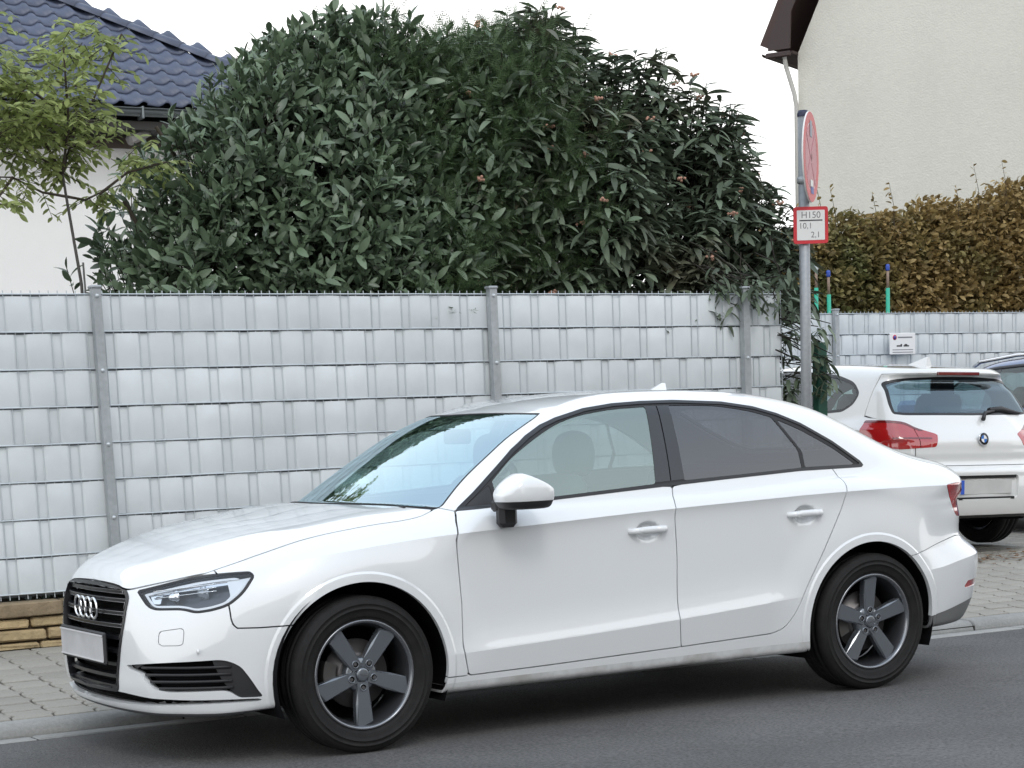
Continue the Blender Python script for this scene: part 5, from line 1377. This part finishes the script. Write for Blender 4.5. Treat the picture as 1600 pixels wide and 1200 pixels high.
# -- yew-like conifer, middle
def needle_spray(n=26,L=.17):
    V=[];F=[]; r=random.Random(n)
    for i in range(n):
        t=i/n; sd=1 if i%2 else -1; b=np.array([t*L,0,-.03*t*t]); l=.034*(1-.35*t)
        e=b+np.array([.020,sd*l,r.uniform(-.008,.012)]); q=len(V); w=.0032
        V+=[b+(-w,0,0),b+(w,0,0),e]; F.append((q,q+1,q+2))
    return np.array(V,float),F
NEE=[needle_spray(26,.17),needle_spray(22,.14)]
M_YEW=mat('conifer_needles',(.075,.125,.050),rough=.6,rnd=.38,trans=.2)
def yew_shoot(inst,tw,p,n,loc,top):
    ax=n*.8+np.array([0,0,.45+.6*top])+PR.normal(0,.35,3); ax/=np.linalg.norm(ax); twig(tw,p-ax*.22-loc-np.array(n)*.1,p-loc,.004,.002,3)
    s1=np.cross(ax,(0.3,.5,.8)); s1/=np.linalg.norm(s1); s2=np.cross(ax,s1); ph=PR.rand()*6
    for i in range(9):
        t=i/9; an=ph+i*2.4; rd=s1*math.cos(an)+s2*math.sin(an); d=ax*.75+rd*.75
        inst.append((PR.randint(2),p-ax*.24*(1-t),basis(d,PR.uniform(0,6.28),up=ax),PR.uniform(.7,1.3)))
def dy(x,z):
    c=3.05+.20*(z-3)*1.2; return math.exp(-((x-c)/.62)**2) if z>2.5 else math.exp(-((x-3.0)/.5)**2)*.9
shrub('conifer_shrub','fine-needled dark conifer in the middle of the evergreen hedge between laurel and viburnum',(1.9,4.3),None,850,NEE,M_YEW,yew_shoot,dens=dy)
# -- leatherleaf viburnum, right
VIB=[leaf_geo(.175,.046,.3,.35,5),leaf_geo(.16,.042,.4,.2,5),leaf_geo(.19,.050,.2,.5,5)]
M_VIB=mat('viburnum_leaf',(.115,.150,.098),rough=.50,spec=.45,rnd=.45,trans=.12,tint=((.130,.110,.072),1.6,.54,.72))
buds=[]
def vib_shoot(inst,tw,p,n,loc,top):
    ax=n*.7+np.array([0,0,.55])+PR.normal(0,.30,3); ax/=np.linalg.norm(ax); L=.16
    twig(tw,p-ax*L-loc-np.array(n)*.3,p-loc,.006,.0035,3)
    ph=PR.rand()*6; k=PR.randint(6,9)
    for i in range(k):
        t=i/k; an=ph+i*2.2; rd=np.array([math.cos(an),math.sin(an),0]); d=rd*.85+n*.35+np.array([0,0,.25-.9*PR.rand()])
        inst.append((PR.randint(3),p-ax*L*(1-t),basis(d,PR.normal(0,.35)),PR.uniform(.55,1.02)))
    if PR.rand()<.06: buds.append(p+ax*.03)
def dv(x,z):
    b=3.35-.10*math.sin(z*3)+max(0,z-3.0)*.25; return 1. if x>b else max(0.03,.9-(b-x)*1.1)
vb=shrub('viburnum_shrub','leatherleaf viburnum with long drooping leaves and pinkish flower buds, right part of the hedge',(2.4,5.62),None,2150,VIB,M_VIB,vib_shoot,dens=dv)
loc=np.array(vb.location); bm_=mat('flower_bud',(.46,.26,.19),rough=.8,noise=.3,nscale=60)
for p in buds[:60]:
    m=MB()
    for q in range(7):
        c=p-loc+PR.uniform(-.022,.022,3)*np.array([1.3,1.3,.5]); m.lathe([(0,.010),(.009,.006),(.011,0),(.007,-.008),(0,-.01)],tuple(c),'z',6)
    m.build('flower_bud',bm_,vb)
# branches hanging down past the fence end and beside the pole
ins=[]; tw=MB(); rt=empty('hanging_viburnum_branch',(5.15,2.75,1.0),0,'dark viburnum branches hanging down in the gap between the fence end and the sign pole','shrub')
l2=np.array(rt.location)
for k in range(70):
    z=PR.uniform(.9,2.25); x=5.09+PR.uniform(-.09,.06); p=np.array([x,2.72+PR.uniform(-.05,.25),z])
    vib_shoot(ins,tw,p,np.array([PR.uniform(-.2,.9),-.6,0]),l2,0)
for k in range(13):
    z=PR.uniform(1.50,1.92); p=np.array([5.28+PR.uniform(-.05,.02),2.62+PR.uniform(-.1,.1),z]); vib_shoot(ins,tw,p,np.array([.7,-.2,-.5]),l2,0)
for k in range(30):
    p=np.array([PR.uniform(4.3,5.0),2.62+PR.uniform(-.02,.08),2.12+PR.uniform(-.12,.1)]); vib_shoot(ins,tw,p,np.array([.1,-.6,-.6]),l2,0)
tw.build('branch',GB,rt,fixn=False)['kind']='stuff'; foliage(rt,'leaf',VIB,[(a,b_,c,d*.72) for a,b_,c,d in ins],M_VIB)
# -- young tree in front of the tiled house (tied to a thin stake)
TX,TY=.46,3.6
ytr=empty('young_tree',(TX,TY,.2),0,'slender young tree with yellow-green leaves in front of the tiled house','tree')
loc=np.array(ytr.location)
def W3(x,z,y=TY): return np.array([x,y,z])-loc
tb=MB(); tb.tube([tuple(W3(.50,.2)),tuple(W3(.47,2.2)),tuple(W3(.41,2.72)),tuple(W3(.40,2.83))],[.013,.010,.0085,.007],8); tb.build('trunk',mat('young_bark',(.085,.08,.075),rough=.8),ytr)
MB().tube([tuple(W3(.515,.2,TY-.03)),tuple(W3(.478,2.32,TY-.03))],.006,6).build('stake',mat('stake_wood',(.10,.10,.10),rough=.8),ytr)
br=[[(.41,2.70),(.27,2.72),(.10,2.80),(-.05,2.80)],[(.41,2.70),(.55,2.69),(.66,2.74),(.82,2.80)],[(.62,2.72),(.75,2.83),(.95,2.88)],[(.40,2.83),(.33,2.90),(.18,2.98),(.05,3.1)],[(.40,2.83),(.46,2.98),(.60,3.02)],[(.40,2.83),(.42,3.1),(.38,3.5)],[(.40,2.83),(.30,3.1),(.08,3.45)],[(.42,3.0),(.60,3.25),(.78,3.62)],[(.38,3.2),(.2,3.3),(-.2,3.35)],[(.42,3.05),(.62,3.15),(.84,3.2)],[(.10,2.80),(0,2.70),(-.1,2.62)]]
bb=MB(); COMP=[]
tree_inst=[]; LF=[leaf_geo(.070,.028,.2,.2,3),leaf_geo(.060,.024,.3,.1,3)]
def spray(p,d,L,nl):
    d=np.array(d,float); d/=np.linalg.norm(d); s=np.cross(d,(0,0,1)); s/=max(np.linalg.norm(s),1e-3)
    for i in range(nl):
        t=(i+1)/nl; q=p+d*L*t+np.array([0,0,-.25*L*t*t]); sd=1 if i%2 else -1
        dd=d*.55+s*sd*.8+np.array([0,0,-.25])+PR.normal(0,.15,3)
        tree_inst.append((PR.randint(2),q,basis(dd,PR.normal(0,.5)),PR.uniform(.75,1.25)))
    bb.tube([tuple(p-loc),tuple(p+d*L+np.array([0,0,-.25*L])-loc)],[.003,.0015],3,False,True)
for k,pl in enumerate(br):
    P3=[np.array([x,TY+(.25*math.sin(k*2.3)*i/(len(pl)-1)),z]) for i,(x,z) in enumerate(pl)]
    bb.tube([tuple(q-loc) for q in P3],[.009-.0018*i for i in range(len(P3))],6,False,True)
    for i in range(1,len(P3)):
        for t in np.linspace(0,1,5): 
            if k in(0,1,2,10) and i<2: continue
            q=P3[i-1]*(1-t)+P3[i]*t
            a=PR.uniform(0,6.28); spray(q,(math.cos(a),math.sin(a)*.7,PR.uniform(-.7,.2)),PR.uniform(.12,.2),7)
def blob(cx,cz,rx,rz,n,y0=TY,ry=.35):
    for k in range(n):
        a=PR.uniform(0,6.28); r=math.sqrt(PR.rand()); p=np.array([cx+rx*r*math.cos(a),y0+PR.uniform(-ry,ry),cz+rz*r*math.sin(a)])
        b_=PR.uniform(0,6.28); spray(p,(math.cos(b_),math.sin(b_),PR.uniform(-.5,.4)),PR.uniform(.12,.22),8)
blob(.08,3.26,.42,.24,115); blob(-.14,3.42,.28,.28,80); blob(.30,3.05,.42,.11,60); blob(.02,2.98,.16,.07,16); blob(.86,2.90,.15,.11,15)
blob(.56,3.55,.18,.12,30); blob(.50,3.30,.15,.18,26); blob(-.28,3.1,.2,.3,25); blob(-.12,2.72,.08,.08,6); blob(.50,3.62,.16,.08,8)
tag(bb.build('branch',BARK,ytr,fixn=False),kind='stuff')
foliage(ytr,'leaf',LF,tree_inst,mat('yellow_green_leaf',(.34,.40,.15),rough=.55,rnd=.30,trans=.40))
# -- hornbeam hedge behind the far fence
HB=[leaf_geo(.075,.042,.25,.15,3),leaf_geo(.065,.038,.4,.1,3)]
hb=empty('hornbeam_hedge',(11.5,8.7,.3),0,'clipped hedge of brownish autumn leaves behind the far privacy fence','hedge')
inst=[]; tw=MB(); loc=np.array(hb.location)
HT=Sp((8.6,3.0),(9.6,3.15),(10.2,3.24),(10.9,3.36),(11.6,3.44),(12.3,3.56),(13.0,3.72),(15,4.0))
for k in range(21000):
    x=PR.uniform(9.0,14.0); zt=float(HT(x))+.05*math.sin(x*5)+.04*math.sin(x*11); z=2.0+(zt-2.0)*PR.rand(); 
    y=8.15+PR.rand()**1.5*.45+.25*((z-2)/(zt-2))**3
    d=np.array([PR.normal(0,.7),-1+PR.normal(0,.5),PR.normal(.1,.6)]); inst.append((PR.randint(2),np.array([x,y,z]),basis(d,PR.normal(0,.9)),PR.uniform(.7,1.25)))
for k in range(7000):
    x=PR.uniform(9.0,14.0); zt=float(HT(x))-.10; z=2.0+(zt-2.0)*PR.rand(); inst.append((0,np.array([x,8.72+PR.uniform(0,.12),z]),basis((PR.normal(0,.7),-.6,PR.normal(0,.7)),PR.normal(0,.7)),1.9))
for x,h_ in ((10.05,.55),(10.22,.32),(10.75,.20),(11.0,.25),(12.2,.30),(12.6,.28),(11.9,.12),(9.75,.2)):
    p=np.array([x,8.35,float(HT(x))-.2]); q=p+np.array([-.25*h_,0,h_+.2]); tw.tube([tuple(p-loc),tuple((p+q)/2-loc+np.array([.03,0,0])),tuple(q-loc)],[.006,.004,.002],4,False,True)
    for t in np.linspace(.3,1,9):
        inst.append((0,p+(q-p)*t,basis((PR.normal(0,1),PR.normal(0,.6),PR.normal(.2,.6)),PR.normal(0,.8)),PR.uniform(.6,1)))
for k in range(60):
    x=PR.uniform(9.1,13.8); tw.tube([tuple(np.array([x,8.6,.4])-loc),tuple(np.array([x+PR.uniform(-.3,.3),8.55,float(HT(x))-.3])-loc)],[.014,.006],4,False,True)
tag(tw.build('stem',BARK,hb,fixn=False),kind='stuff')
foliage(hb,'leaf',HB,inst,mat('autumn_hornbeam_leaf',(.30,.215,.085),rough=.65,rnd=.42,trans=.22,tint=((.15,.16,.06),1.3,.50,.70)))
# ivy-dark filler low behind the near fence
gc=empty('ground_ivy',(1.2,3.0,.4),0,'dark low ivy showing under the near privacy fence above the stone wall','ground cover')
gi=[]
for k in range(900):
    p=np.array([PR.uniform(-1.5,2.2),2.78+PR.uniform(0,.25),.42+PR.rand()*.22]); gi.append((0,p,basis((PR.normal(0,1),-1,PR.normal(0,.7)),PR.normal(0,1)),PR.uniform(.6,1.1)))
loc=np.array(gc.location)
V,F=HB[0]; 
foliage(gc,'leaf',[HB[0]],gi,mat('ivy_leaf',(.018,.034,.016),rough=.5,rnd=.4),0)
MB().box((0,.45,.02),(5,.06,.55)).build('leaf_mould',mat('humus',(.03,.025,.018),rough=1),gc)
sedan=build_sedan()
hatch=empty('parked_car',(7.152,6.405,.236),0,'white hatchback with red tail lights parked nose-in to the far fence, seen from behind','car')
build_hatch(hatch,mat('ivory_car_paint',(.74,.745,.735),rough=.30,coat=1.,cr=.02),badge=True)
hatch.rotation_euler=(Matrix.Rotation(math.radians(-91),3,'Z')@Matrix.Rotation(math.radians(-1.5),3,'X')).to_euler(); hatch.scale=(.973,)*3
blue=empty('parked_car',(9.86,6.50,.20),0,'dark blue estate car with silver roof rails, mostly hidden beyond the white hatchback','car')
build_hatch(blue,mat('blue_car_paint',(.012,.060,.21),rough=.25,metal=.3,coat=1.),rails=True)
blue.rotation_euler=(0,0,math.radians(-91)); blue.scale=(1.02,1.02,1.035)
